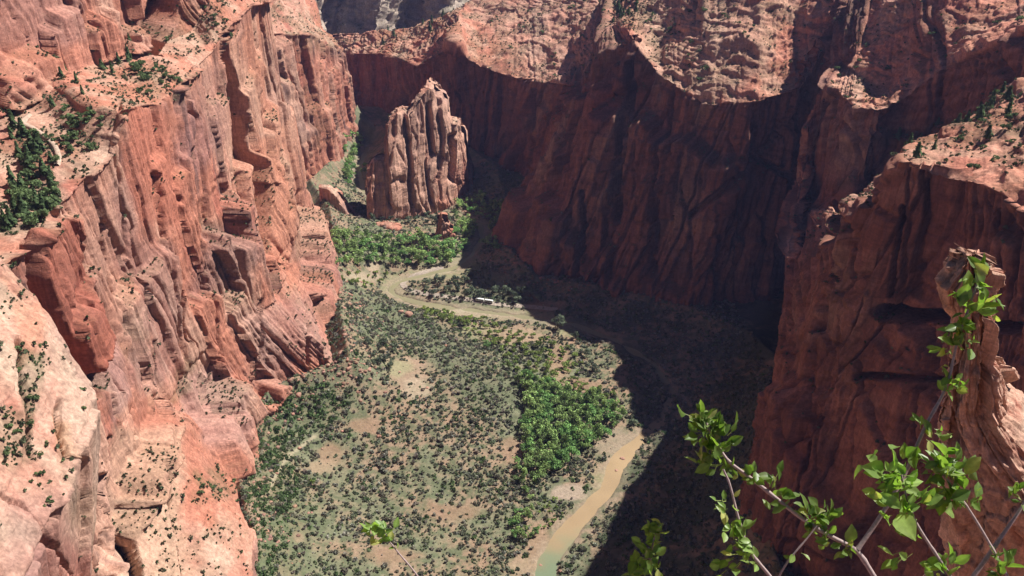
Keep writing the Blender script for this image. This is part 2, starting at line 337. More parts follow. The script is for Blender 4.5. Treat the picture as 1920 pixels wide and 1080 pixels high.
c = mix(c, (0.075, 0.085, 0.05), .8 * sstep(-15, 20, polydist(gpx, gpy, [(1060, 600), (1130, 660), (1215, 790), (1190, 860), (1120, 1000), (1080, 1100), (1500, 1300), (1700, 900), (1500, 560), (1100, 540)]) * -1) * sstep(-.4, .2, n1 + .3 * n2))  # dark olive brush tone that also paints the cliff shade into the ground
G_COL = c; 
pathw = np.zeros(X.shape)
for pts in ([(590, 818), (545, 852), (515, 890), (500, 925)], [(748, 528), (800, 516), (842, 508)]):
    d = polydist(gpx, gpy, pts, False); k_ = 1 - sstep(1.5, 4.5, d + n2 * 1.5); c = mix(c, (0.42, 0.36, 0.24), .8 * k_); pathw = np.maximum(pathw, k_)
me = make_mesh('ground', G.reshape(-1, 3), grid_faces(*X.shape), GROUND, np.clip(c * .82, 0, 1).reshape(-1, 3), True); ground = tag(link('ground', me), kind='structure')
# river
def ribbon(name, pts, width, z, mat, col, step=3.0, cols=9):
    pts = np.asarray(pts, float); seg = np.linalg.norm(np.diff(pts, axis=0), axis=1); s = np.concatenate([[0], np.cumsum(seg)]); n = int(s[-1] / step)
    u = np.linspace(0, s[-1], n); c_ = np.stack([np.interp(u, s, pts[:, 0]), np.interp(u, s, pts[:, 1])], -1)
    for _ in range(6): c_[1:-1] = (c_[:-2] + 2 * c_[1:-1] + c_[2:]) / 4
    t = np.gradient(c_, axis=0); t /= np.linalg.norm(t, axis=1, keepdims=True); nn = np.stack([-t[:, 1], t[:, 0]], -1)
    w_ = np.linspace(-1, 1, cols)[None, :, None] * (width(c_[:, 0], c_[:, 1])[:, None, None] if callable(width) else width); g = c_[:, None] + nn[:, None] * w_
    zz = z(g[..., 0], g[..., 1]) if callable(z) else np.full(g.shape[:2], z)
    g = np.concatenate([g, zz[..., None]], -1)
    cc = col(g) if callable(col) else np.broadcast_to(col, g.shape)
    F = grid_faces(g.shape[0], g.shape[1])
    return link(name, make_mesh(name, g.reshape(-1, 3), F[:, ::-1] if False else F, mat, cc.reshape(-1, 3), True))
def rivcol(g):
    px, py = proj(g); n = fbm(g / 14, 3, 70)
    c = np.broadcast_to(np.array((0.33, 0.235, 0.13)), g.shape); c = mix(c, (0.15, 0.19, 0.11), sstep(960, 1090, py + n * 60)); c = mix(c, (0.23, 0.21, 0.12), sstep(760, 700, py)); return c * (1 + .15 * n)[..., None]
river = tag(ribbon('river', RIV, lambda x, y: 7.4 - 3.4 * sstep(500, 620, y) + 0 * x, -0.9, WATER, rivcol), kind='structure')

# ------------------------------------------------------------------ cliffs
SURF = {}
def cliff(name, C, res, label=None, kind='structure', cat=None, **kw):
    o, d = rock_sheet(name, C, res, **kw); SURF[name] = d; tag(o, label, cat, kind=kind if kind == 'structure' else None); return o
def station(*pts): return [tuple(p) for p in pts]
# main left wall: columns = buried, foot, low, mid, rim, ledge, ledge back, upper wall top, plateau
def lst(foot, low, mid, rim, led, back, up, pl):
    low = (rim[0] + .46 * (foot[0] - rim[0]), low[1], low[2]); mid = (rim[0] + .16 * (foot[0] - rim[0]), mid[1], mid[2])
    return [(foot[0] + 12, foot[1], foot[2] - 45), foot, low, mid, rim, led, back, up, pl]
LW = [
 lst((-120, 90, 60), (-160, 90, 110), (-200, 90, 190), (-245, 90, 258), (-280, 90, 262), (-330, 90, 275), (-350, 90, 400), (-600, 90, 430)),
 lst((-124, 200, 60), (-165, 205, 110), (-202, 210, 190), (-242, 215, 258), (-278, 220, 262), (-330, 230, 275), (-350, 230, 400), (-600, 230, 430)),
 lst((-130, 300, 60), (-170, 310, 110), (-205, 320, 190), (-240, 330, 258), (-275, 335, 262), (-330, 345, 275), (-350, 345, 400), (-600, 345, 430)),
 lst((-150, 384, 60), (-185, 388, 110), (-212, 390, 185), (-235, 392, 254), (-262, 400, 256), (-325, 420, 272), (-345, 420, 400), (-600, 420, 430)),
 lst((-175, 440, 50), (-198, 442, 105), (-218, 440, 180), (-240, 428, 255), (-262, 440, 258), (-315, 500, 272), (-345, 510, 400), (-600, 500, 430)),
 lst((-192, 503, 42), (-205, 500, 100), (-222, 492, 180), (-235, 487, 259), (-255, 495, 266), (-306, 545, 272), (-335, 560, 400), (-600, 560, 430)),
 lst((-186, 525, 40), (-206, 520, 100), (-222, 514, 185), (-233, 509, 279), (-252, 515, 281), (-300, 575, 279), (-325, 590, 400), (-600, 590, 430)),
 lst((-168, 568, 35), (-200, 560, 100), (-222, 560, 185), (-235, 573, 261), (-250, 585, 266), (-288, 625, 274), (-315, 640, 400), (-600, 650, 430)),
 lst((-132, 590, 28), (-182, 600, 95), (-216, 615, 185), (-236, 640, 262), (-248, 650, 268), (-278, 668, 273), (-310, 680, 400), (-600, 700, 430)),
 lst((-148, 650, 25), (-178, 665, 95), (-212, 675, 185), (-235, 696, 262), (-242, 705, 266), (-262, 740, 268), (-300, 750, 390), (-600, 770, 430)),
 lst((-155, 700, 22), (-182, 715, 90), (-212, 725, 185), (-234, 738, 272), (-240, 745, 280), (-258, 770, 290), (-290, 780, 390), (-600, 800, 430)),
 lst((-165, 740, 22), (-188, 760, 90), (-215, 785, 185), (-230, 800, 275), (-238, 808, 283), (-258, 822, 300), (-285, 830, 390), (-600, 840, 430)),
 lst((-193, 868, 12), (-200, 868, 90), (-212, 870, 185), (-234, 873, 264), (-245, 876, 275), (-262, 880, 300), (-295, 885, 390), (-600, 880, 430)),
 lst((-250, 905, 12), (-260, 905, 90), (-275, 905, 185), (-295, 905, 255), (-300, 905, 275), (-310, 905, 300), (-330, 905, 390), (-600, 905, 430)),
]
DARKS = (0.16, 0.09, 0.08)
cliff('cliff_wall', LW, 1.15, label='tall red and orange sandstone wall in full sun on the left side of the canyon', flip=False, amp=.42, terr=.62, vstr=26, crk=1.9, pale=.42, veg=.5, seed=100,
 notches=[([(62, 412, 440), (100, 418, 452), (150, 425, 470), (210, 428, 482), (300, 456, 505), (340, 462, 508)], 36), ([(325, 462, 506), (380, 474, 514), (450, 494, 522), (492, 508, 522)], 22),
          ([(320, 436, 452), (400, 452, 470), (470, 470, 488), (500, 484, 500)], 9),
          ([(590, 176, 196), (640, 180, 205), (700, 168, 216), (730, 186, 224)], 22),
          ([(820, 215, 236), (860, 228, 250), (930, 230, 268), (1000, 238, 284), (1090, 246, 306)], 26),
          ([(890, 180, 215), (960, 178, 222), (1000, 178, 200), (1090, 182, 204)], 18),
          ([(895, 448, 474), (940, 452, 482), (985, 470, 486)], 9),
          ([(150, 330, 350), (190, 338, 352), (215, 345, 360)], 8),
          ([(590, 603, 612), (650, 608, 618), (690, 612, 620)], 7), ([(560, 476, 486), (640, 480, 490), (720, 486, 492)], 5), ([(250, 520, 530), (330, 526, 538), (400, 534, 542)], 6),
          ([(120, 505, 516), (200, 520, 532), (290, 534, 545)], 5), ([(-40, 262, 345), (20, 262, 345), (60, 262, 335), (100, 266, 310)], 34), ([(-60, -60, 34), (60, -50, 40), (130, -40, 30), (200, -30, 18)], 30), ([(480, 330, 342), (560, 340, 352), (640, 350, 360)], 8), ([(640, 285, 297), (720, 296, 310), (800, 312, 322)], 9), ([(930, 318, 328), (1000, 330, 342), (1090, 345, 358)], 12), ([(260, 222, 230), (330, 226, 234), (400, 232, 240)], 7), ([(430, 252, 260), (520, 262, 272), (600, 272, 282)], 8), ([(700, 396, 404), (780, 412, 420)], 7), ([(220, 560, 566), (300, 572, 580), (360, 582, 588)], 7), ([(560, 590, 600), (640, 604, 614), (700, 616, 624)], 9)],
 bulges=[([(52, 445), (110, 410), (145, 405), (165, 560), (186, 650), (182, 705), (140, 695), (62, 520)], 7, 5), ([(520, 300), (540, 300), (556, 420), (552, 540), (526, 500), (522, 400)], 5, 8)],
 cracks=[([(40, 460), (60, 530), (110, 620), (150, 690), (190, 740)], 11, 14), ([(205, 420), (235, 600), (268, 740), (300, 900)], 5, 4), ([(300, 330), (330, 560), (380, 800), (440, 900)], 5, 3.5), ([(225, 190), (232, 330), (250, 480)], 5, 4),
         ([(360, 280), (372, 420), (400, 560), (436, 780)], 5, 3.5), ([(300, 860), (330, 960), (352, 1080)], 5, 4), ([(120, 400), (145, 460), (160, 500)], 6, 6), ([(560, 340), (590, 500), (600, 560)], 4, 3), ([(575, 570), (585, 690)], 4, 4)],
 tints=[([(52, 445), (110, 410), (145, 405), (165, 560), (186, 650), (182, 705), (140, 695), (62, 520)], (0.40, 0.13, 0.085), .85, 5),
        ([(240, 200), (300, 205), (330, 290), (345, 420), (270, 420), (240, 330)], (0.56, 0.20, 0.13), .7, 14), ([(345, 170), (420, 110), (430, 250), (370, 330), (330, 300)], (0.36, 0.19, 0.17), .6, 14),
        ([(498, 250), (522, 250), (556, 500), (540, 545), (520, 500)], (0.55, 0.22, 0.14), .75, 6), ([(180, 640), (235, 640), (260, 740), (235, 790)], (0.46, 0.29, 0.25), .6, 10),
        ([(130, 380), (215, 300), (240, 560), (215, 640), (170, 560)], (0.58, 0.30, 0.21), .6, 12), ([(400, 420), (445, 420), (450, 540), (370, 560), (380, 470)], (0.27, 0.16, 0.14), .6, 16),
        ([(440, 590), (600, 540), (640, 660), (500, 720)], (0.36, 0.21, 0.185), .5, 24), ([(235, 800), (330, 800), (370, 1080), (290, 1080)], (0.66, 0.43, 0.30), .6, 14), ([(360, 700), (440, 690), (450, 850), (380, 830)], (0.45, 0.27, 0.23), .6, 14),
        ([(340, 160), (500, 0), (560, 200), (600, 480), (560, 500)], (0.58, 0.30, 0.19), .35, 30)],
 vegz=[([(360, 880), (440, 872), (448, 930), (380, 940)], .9, 8), ([(225, 120), (290, 118), (340, 150), (330, 190), (260, 180)], .8, 12), ([(20, 230), (105, 260), (110, 390), (60, 430), (0, 440), (0, 370), (40, 330)], 1, 10), ([(0, 170), (90, 170), (110, 215), (0, 225)], .5, 10),
       ([(140, 225), (190, 230), (180, 290), (120, 290)], .7, 12), ([(350, 665), (385, 680), (380, 740), (335, 765)], .8, 8), ([(545, 385), (580, 400), (600, 470), (570, 490)], .6, 12), ([(300, 0), (440, 0), (380, 60), (300, 90)], .6, 20), ([(370, 400), (440, 400), (440, 440), (380, 440)], .45, 12), ([(575, 560), (660, 565), (690, 640), (660, 640)], .6, 12), ([(230, 600), (275, 560), (290, 660), (250, 680)], .4, 14)])
# nearer ramp in the lower left
def nst(dy, dx, *pts): return [(x + dx, y + dy, z) for x, y, z in pts]
E = [(-196, 280, -10), (-194, 280, 60), (-191, 282, 130), (-184, 298, 180), (-178, 309, 224), (-205, 335, 248), (-233, 352, 268), (-300, 372, 285), (-420, 380, 300)]
NR = [nst(-330, 60, *E), nst(-190, 40, *E), nst(-110, 22, *E), nst(-60, 14, *E), nst(-28, 7, *E), nst(-8, 1, *E), nst(2, -6, *E), nst(4, -30, *E), nst(4, -70, *E)]
cliff('cliff_buttress', NR, 0.85, label='pale sunlit buttress sloping down in front of the left canyon wall', flip=False, amp=.6, terr=.25, vstr=14, crk=1.5, pale=.75, veg=.25, seed=200, bed=1.6,
 notches=[([(755, 100, 116), (800, 104, 126), (860, 118, 140)], 6)], cracks=[([(0, 930), (60, 960), (130, 1080)], 5, 3), ([(30, 640), (50, 760), (60, 850)], 6, 4)],
 tints=[([(20, 560), (75, 570), (80, 640), (40, 690)], (0.62, 0.27, 0.17), .6, 10), ([(0, 940), (110, 920), (170, 1080), (0, 1080)], (0.33, 0.19, 0.17), .4, 30), ([(100, 770), (135, 790), (145, 860), (110, 830)], (0.55, 0.27, 0.13), .8, 6), ([(80, 600), (180, 720), (180, 1080), (120, 1000), (120, 800)], (0.64, 0.47, 0.35), .5, 16)],
 vegz=[([(35, 660), (80, 665), (75, 740), (60, 830), (40, 760)], 1, 6), ([(0, 760), (50, 770), (70, 860), (20, 880), (0, 850)], .8, 10), ([(100, 800), (130, 860), (110, 880)], .6, 8), ([(0, 460), (40, 465), (60, 560), (0, 600)], .35, 14), ([(110, 880), (180, 940), (170, 1010), (130, 980)], .5, 8)])
# second left wall, beyond
def l2(foot, rim): 
    m = [(foot[0] * .55 + rim[0] * .45, foot[1] * .55 + rim[1] * .45, foot[2] * .5 + rim[2] * .5)]
    return [(foot[0] + 10, foot[1], -30), foot, m[0], rim, (rim[0] - 40, rim[1] + 60, rim[2] + 22), (rim[0] - 90, rim[1] + 190, rim[2] + 60), (rim[0] - 200, rim[1] + 260, rim[2] + 160)]
L2 = [l2((-330, 930, 5), (-380, 950, 215)), l2((-250, 960, 5), (-300, 990, 205)), l2((-218, 1052, 0), (-248, 1075, 183)), l2((-222, 1140, 0), (-240, 1150, 150)), l2((-221, 1229, 0), (-230, 1215, 122)), l2((-262, 1290, 0), (-282, 1290, 118)), l2((-340, 1300, 0), (-360, 1310, 118))]
cliff('cliff_far_left', L2, 2.0, label='fluted pink sandstone wall beyond the end of the main left wall', flip=False, amp=.9, vstr=20, pale=.4, veg=.9, seed=300, colmul=.9,
 vegz=[([(560, 160), (600, 160), (620, 260), (590, 290)], .6, 12), ([(540, 60), (640, 60), (650, 100), (560, 100)], .7, 14)])
# wall behind the valley: breaks at the rim, then slickrock slope
def mid(foot, brk, top, up):
    m1 = tuple(foot[i] * .62 + brk[i] * .38 for i in range(3)); m2 = tuple(foot[i] * .28 + brk[i] * .72 for i in range(3))
    return [(foot[0], foot[1] - 6, -35), foot, m1, m2, brk, tuple((brk[i] + top[i]) / 2 for i in range(3)), top, up]
MW = [
 mid((-420, 1330, 0), at(560, 90, 1420), at(560, 60, 1460), (-420, 1500, 40)),
 mid((-290, 1330, 0), at(640, 100, 1350), at(640, 62, 1400), (-300, 1450, 40)),
 mid((-215, 1290, 0), at(690, 100, 1300), at(700, 62, 1350), (-190, 1420, 40)),
 mid((-150, 1215, 0), at(745, 105, 1250), at(770, 50, 1320), (-110, 1420, 90)),
 mid((-110, 1170, 0), at(800, 125, 1190), at(830, 25, 1280), (-60, 1420, 150)),
 mid((-85, 1130, 0), at(850, 95, 1110), at(860, 20, 1235), (-20, 1400, 190)),
 mid((-55, 1115, 0), at(885, 115, 1102), at(900, 40, 1235), (30, 1400, 200)),
 mid((-15, 1090, 0), at(975, 145, 1080), at(970, 20, 1235), (70, 1350, 215)),
 mid((8, 1028, 0), at(1075, 163, 1015), at(1060, 5, 1200), (120, 1300, 225)),
 mid((6, 990, 0), at(1098, 155, 968), at(1130, 5, 1140), (150, 1250, 235)),
 mid((-12, 880, 0), at(1132, 108, 925), at(1150, -5, 1080), (170, 1200, 245)),
 mid((22, 790, 0), at(1180, 60, 868), at(1190, 20, 990), (200, 1180, 250)),
 mid((70, 768, 0), at(1240, 140, 850), at(1240, -10, 950), (230, 1150, 265)),
 mid((105, 756, 0), at(1320, 196, 812), at(1330, -30, 880), (260, 1100, 300)),
 mid((173, 728, 0), at(1420, 190, 780), at(1430, -60, 870), (330, 1080, 330)),
 mid((240, 740, 20), at(1500, 165, 790), at(1490, 20, 850), (400, 1060, 390)),
 mid((275, 775, 80), (330, 862, 290), (345, 880, 340), (460, 1060, 400)),
 mid((300, 765, 80), (365, 838, 310), (380, 850, 355), (500, 1040, 410)),
 mid((400, 740, 80), (430, 790, 350), (440, 805, 400), (640, 1040, 420)),
 mid((700, 720, 80), (730, 760, 370), (740, 780, 410), (900, 1040, 430)),
]
cliff('cliff_back', MW, 1.45, label='dark shaded cliff with a sunlit slickrock dome above it across the valley', flip=False, amp=1.0, vstr=9, pale=.25, veg=.7, seed=400, colmul=.5, butt=6.0, crk=2.0, bed=1.6,  # low colmul: wall colour darkened to deepen its shade
 bulges=[([(842, 60), (868, 60), (866, 170), (852, 180), (842, 120)], 12, 8), ([(975, 150), (998, 150), (985, 225), (976, 215)], 10, 5), ([(1215, 330), (1265, 340), (1262, 410), (1200, 410)], 5, 6), ([(1340, 380), (1400, 320), (1400, 345), (1360, 400)], 6, 5)],
 cracks=[([(1180, 120), (1165, 260), (1150, 420)], 12, 11), ([(1255, 180), (1240, 330), (1225, 480)], 7, 8), ([(1000, 170), (990, 330)], 7, 8), ([(1300, 400), (1420, 300), (1480, 330), (1480, 420)], 9, 9), ([(1420, 200), (1410, 300)], 7, 7), ([(1090, 360), (1085, 520)], 7, 8), ([(1350, 440), (1340, 560)], 7, 5), ([(1080, 170), (1050, 320)], 7, 6), ([(930, 150), (925, 340)], 6, 6)],
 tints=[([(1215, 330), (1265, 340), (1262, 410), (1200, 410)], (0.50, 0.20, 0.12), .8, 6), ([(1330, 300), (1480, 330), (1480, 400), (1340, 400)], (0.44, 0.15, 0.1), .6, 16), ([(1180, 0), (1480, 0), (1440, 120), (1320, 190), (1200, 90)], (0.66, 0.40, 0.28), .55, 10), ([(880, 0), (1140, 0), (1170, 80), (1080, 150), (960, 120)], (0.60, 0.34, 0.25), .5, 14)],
 vegz=[([(1130, 0), (1240, -10), (1200, 55), (1160, 45)], 1, 6), ([(690, 20), (860, 0), (840, 60), (720, 90)], .8, 10), ([(870, 70), (980, 80), (990, 140), (880, 120)], .7, 12), ([(1070, 95), (1150, 105), (1120, 140), (1060, 150)], .6, 10), ([(1280, 120), (1320, 130), (1320, 170), (1280, 170)], .6, 8)])
# right side: bench, wall, upper rim, tall wall behind
def rst(foot, sh, j2, j3, j4, j5, g, j6, j7, j8, j9): return [(foot[0] - 8, foot[1] - 4, -35), foot, sh, j2, j3, j4, j5, g, j6, j7, j8, j9]
def below(p, dz, dx=-8, dy=-12): return (p[0] + dx, p[1] + dy, p[2] - dz)
def rr(foot, sh, j2, j3, j4, j5, j6, dz, j7, j8, j9): return rst(foot, sh, j2, j3, j4, j5, below(j6, dz), j6, j7, j8, j9)
RW = [
 rst((175, 60, 0), (215, 80, 110), (245, 100, 200), (285, 130, 300), (320, 150, 315), (360, 180, 325), (385, 200, 325), (395, 210, 345), (430, 240, 350), (560, 300, 400), (900, 320, 440)),
 rst((175, 200, 0), (200, 215, 110), (220, 225, 200), (262, 255, 298), (290, 275, 306), (330, 310, 316), (350, 340, 316), (360, 350, 340), (400, 385, 350), (500, 450, 400), (900, 470, 440)),
 rr((178, 290, 0), (192, 298, 110), (200, 305, 200), at(1930, 385, 372), at(1930, 300, 405), at(1930, 165, 495), at(1930, 60, 575), 30, at(1930, 0, 640), at(1930, -150, 760), (900, 640, 440)),
 rr((166, 370, 0), (178, 372, 100), (190, 378, 200), at(1770, 312, 408), at(1770, 288, 430), at(1780, 240, 533), at(1770, 125, 645), 60, at(1770, 80, 660), at(1780, -130, 740), (800, 760, 440)),
 rr((157, 385, 0), (166, 388, 95), (176, 396, 180), at(1700, 300, 415), at(1700, 285, 440), at(1700, 290, 555), at(1700, 170, 668), 70, at(1700, 130, 690), at(1730, -110, 750), (700, 800, 430)),
 rr((156, 400, 0), (162, 410, 90), (172, 420, 170), at(1625, 380, 445), at(1622, 362, 462), at(1645, 332, 562), at(1645, 208, 664), 80, at(1650, 160, 705), at(1690, -90, 760), (650, 850, 430)),
 rr((158, 420, 0), (163, 428, 85), (172, 436, 150), at(1598, 425, 470), at(1596, 410, 490), at(1600, 375, 572), at(1592, 195, 690), 90, at(1600, 130, 730), at(1650, -80, 780), (620, 880, 430)),
 rr((166, 445, 0), (170, 455, 55), (184, 500, 80), (198, 540, 110), (204, 570, 120), (212, 600, 130), at(1560, 155, 725), 95, at(1580, 115, 755), at(1620, -70, 800), (580, 900, 430)),
 rst((180, 480, 0), (190, 520, 30), (210, 600, 60), (226, 650, 90), (238, 690, 120), (246, 704, 150), (250, 712, 185), at(1532, 185, 740), at(1556, 140, 770), at(1600, -60, 830), (560, 920, 430)),
 rst((262, 722, 0), (262, 722, 30), (262, 722, 60), (262, 724, 90), (262, 728, 120), (263, 730, 150), (264, 732, 185), (265, 735, 215), (275, 745, 225), (330, 780, 300), (560, 920, 430)),
 rst((300, 765, 0), (300, 765, 30), (300, 765, 60), (300, 765, 90), (300, 766, 120), (300, 767, 150), (300, 768, 185), (300, 770, 210), (310, 780, 225), (360, 800, 300), (600, 1000, 430)),
]
cliff('cliff_wall_right', RW, 1.1, label='dark red shaded wall with stepped sunlit ledges rising along the right side', flip=True, amp=.9, vstr=4.5, pale=.15, veg=.55, seed=500, colmul=.6, bed=3.0, crk=2.0, butt=3.0,  # colmul lowers the wall colour here too, as painted shade
 notches=[], bulges=[([(1420, 760), (1470, 730), (1560, 740), (1600, 1080), (1405, 1080)], 6, 14)],
 cracks=[([(1570, 380), (1560, 520), (1530, 620)], 6, 7), ([(1600, 420), (1585, 520)], 5, 5), ([(1640, 590), (1760, 600), (1900, 620)], 16, 16), ([(1745, 640), (1715, 800), (1700, 1000)], 9, 12), ([(1500, 560), (1480, 650), (1440, 720)], 9, 9), ([(1545, 780), (1530, 900), (1520, 1080)], 8, 9), ([(1690, 390), (1660, 560)], 6, 7), ([(1850, 400), (1830, 560)], 6, 7), ([(1620, 700), (1740, 710), (1800, 740)], 9, 8)],
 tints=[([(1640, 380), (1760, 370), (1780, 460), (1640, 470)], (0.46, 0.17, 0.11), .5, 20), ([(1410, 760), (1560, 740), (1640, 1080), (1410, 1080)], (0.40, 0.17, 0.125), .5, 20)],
 vegz=[([(1640, 260), (1800, 210), (1900, 160), (1920, 230), (1780, 280), (1680, 290)], .9, 10), ([(1860, 225), (1920, 220), (1920, 285), (1880, 275)], 1, 8), ([(1560, 350), (1630, 300), (1650, 330), (1610, 370)], .6, 8), ([(1790, 330), (1840, 330), (1830, 345)], .8, 5), ([(1780, 60), (1830, 30), (1830, 60), (1790, 80)], .7, 8), ([(1480, 600), (1640, 620), (1640, 720), (1500, 720)], .35, 18)])
# far pale cliffs closing the view
FW = []
for k, (x, yy, h) in enumerate([(-1200, 1500, 330), (-700, 1560, 300), (-480, 1580, 250), (-400, 1500, 260), (-330, 1560, 240), (-250, 1500, 260), (-190, 1570, 250), (-130, 1500, 280), (-40, 1600, 300), (150, 1560, 340), (420, 1500, 380), (900, 1450, 420)]):
    yy += 120; FW.append([(x, yy - 130, -30), (x, yy - 120, 20), (x + 20, yy - 60, 90), (x + 30, yy, h * .65), (x + 40, yy + 60, h), (x, yy + 300, h + 60), (x, yy + 900, h + 120)])
cliff('cliff_far', FW, 3.2, label='pale grey white cliffs closing the canyon in the far distance', flip=False, amp=2.2, pale=1.1, veg=.7, seed=600, sm=3, colmul=.95,
 tints=[([(540, -80), (900, -80), (900, 120), (540, 120)], (0.56, 0.49, 0.40), .8, 20)])

# ------------------------------------------------------------------ free-standing rocks
def tower(name, spine, res, label, cat, base_z=0, lean=.12, **kw):
    """spine: (px_left.. profile) list of (x, z_top) across, built as a closed ring of stations: front and back face, at depth y with thickness th"""
    y0, th, rot = kw.pop('y0'), kw.pop('th'), kw.pop('rot', 0); n = len(spine); C = []
    front = [(x, zt) for x, zt in spine]
    for s, seq in ((-1, front), (1, front[::-1])):
        for i, (x, zt) in enumerate(seq):
            f = i / (n - 1); e = math.sin(math.pi * (0.12 + .76 * f)); yf = y0 + s * th * .5 * e; yt = y0 + s * th * .5 * e * .45
            xc = sum(p[0] for p in spine) / n; xs = xc + (x - xc) * 1.05; xt = xc + (x - xc) * .97
            C.append([(xs, yf + s * 4, base_z - 25), (xs, yf, base_z), ((xs + xt) / 2, yf * .5 + yt * .5, base_z * .5 + zt * .5), (xt, yt, zt), (xt, y0, zt + .02 * zt + 1)])
            if rot: C[-1] = [(xx, yy + (xx - xc) * rot, z_) for xx, yy, z_ in C[-1]]
    C.append(C[0]); return cliff(name, C, res, label, kind='thing', cat=cat, **kw)
def tw_at(px, py, Y): a, b, c = ray(px, py); t = Y / b; return (float(a * t), float(CAMZ + c * t))
YO = 985
sp = [tw_at(*p, YO) for p in [(700, 275), (712, 262), (728, 268), (732, 205), (750, 190), (768, 200), (786, 172), (803, 156), (820, 172), (836, 205), (842, 240), (862, 250), (872, 275), (876, 330)]]
tower('rock_tower', sp, 1.1, 'large free-standing tower of fluted pink rock on the valley floor inside the river bend', 'rock tower', y0=YO, th=78, rot=1.05, base_z=0, flip=False, amp=.6, pale=.7, veg=.2, seed=700, vstr=6, bed=1.2, sm=2, crk=.9, terr=.15,
 notches=[([(255, 716, 730), (320, 720, 733), (390, 728, 738)], 10), ([(205, 752, 765), (260, 760, 774), (340, 764, 780), (390, 768, 782)], 10), ([(195, 796, 816), (240, 800, 820), (290, 806, 822)], 12), ([(300, 796, 804), (340, 800, 812), (385, 808, 816)], 8), ([(250, 838, 856), (300, 838, 852), (340, 836, 850)], 12)])
sp = [tw_at(*p, 895) for p in [(690, 428), (700, 419), (716, 420), (730, 420), (742, 424), (748, 436)]]
tower('rock_outcrop', sp, .9, 'low layered red rock outcrop among trees at the foot of the big tower', 'rock outcrop', y0=895, th=20, base_z=0, flip=False, k=.45, amp=1.1, pale=.2, seed=720, sm=1, bed=1.5, colmul=.85)
sp = [tw_at(*p, 890) for p in [(817, 432), (822, 405), (829, 401), (836, 418), (844, 424), (850, 440)]]
tower('rock_spire', sp, .8, 'small pointed red rock spire standing in front of the big tower', 'rock spire', y0=890, th=16, base_z=0, flip=False, k=.4, amp=1.0, pale=.35, seed=740, sm=1)
sp = [tw_at(*p, 900) for p in [(596, 352), (614, 352), (632, 366), (648, 388), (664, 408), (680, 425), (690, 436)]]
tower('rock_slab', sp, 1.0, 'smooth slanting grey pink slab at the far foot of the left wall', 'rock slab', y0=905, th=40, base_z=0, flip=False, k=.6, amp=.5, pale=.6, seed=760, sm=3, bed=.5)


def slices(name, rows, Y0, th, low, res, label, cat, **kw):
    """closed rock column from picture rows (py, x_left, x_right) at distance Y0, then wider rings LOW (x, y, z, rx, ry) down to the ground"""
    rings = []
    for py, xl, xr in rows:
        x0, z = tw_at(xl, py, Y0); x1, _ = tw_at(xr, py, Y0); rings.append(((x0 + x1) / 2, Y0, z, (x1 - x0) / 2, (x1 - x0) / 2 * th))
    rings = list(low) + rings[::-1]; C = []; n = 14
    for i in range(n + 1):
        a = 2 * math.pi * i / n; wob = 1 + .16 * math.sin(3 * a + 1) + .1 * math.sin(7 * a)
        LA, SA = 1.15, .72; C.append([(cx + rx * wob * (LA * .8 * math.cos(-a) + SA * .6 * math.sin(-a)), cy + rx * wob * (LA * .6 * math.cos(-a) - SA * .8 * math.sin(-a)) * (1 if z > 340 else .8), z) for cx, cy, z, rx, ry in rings] + [(rings[-1][0], rings[-1][1], rings[-1][2] + .2)])
    return cliff(name, C, res, label, kind='thing', cat=cat, mat=ROCK_NEAR, **kw)
slices('rock_pinnacle', [(474, 1814, 1838), (490, 1808, 1842), (505, 1796, 1872), (530, 1770, 1884), (560, 1774, 1880), (590, 1786, 1872), (640, 1782, 1870), (668, 1776, 1868), (700, 1764, 1884), (750, 1752, 1910), (800, 1746, 1980), (850, 1752, 2070), (950, 1768, 2170), (1080, 1775, 2260)], 62, .7,
 [(110, 20, -5, 70, 60), (90, 35, 150, 50, 45), (62, 50, 300, 26, 24), (44, 58, 360, 12, 11)], .22, 'sunlit pink rock pinnacle rising in front of the shaded right wall', 'rock pinnacle', k=.16, amp=.7, pale=.95, veg=.3, seed=812, sm=1, bed=2.2, vstr=1.3, crk=.5, ribs=.25, uref=.9, res_v=.25, flip=False)
NC = [[(x, y, 0), (x, y - 8, 200), (x, y - 12, 400), (x * .9, y - 1.5 - abs(x) * .05, 444), (x * .85, y - .1 - abs(x) * .03, 448.1), (x * .8, y - 1.2 - abs(x) * .02, 448.4), (x * .8, -60, 446), (x, -300, 300)] for x, y in [(-90, -30), (-30, -8), (-6, -.6), (-1.5, 1.0), (.4, 1.1), (2.2, 1.0), (8, -1), (40, -10), (110, -30)]]
o_, d_ = rock_sheet('ledge', NC, 1.6, k=.03, amp=.25, mat=ROCK_LEDGE, seed=900, sm=0); tag(o_, 'rock ledge at the viewpoint from which the shrubs grow', kind='structure')

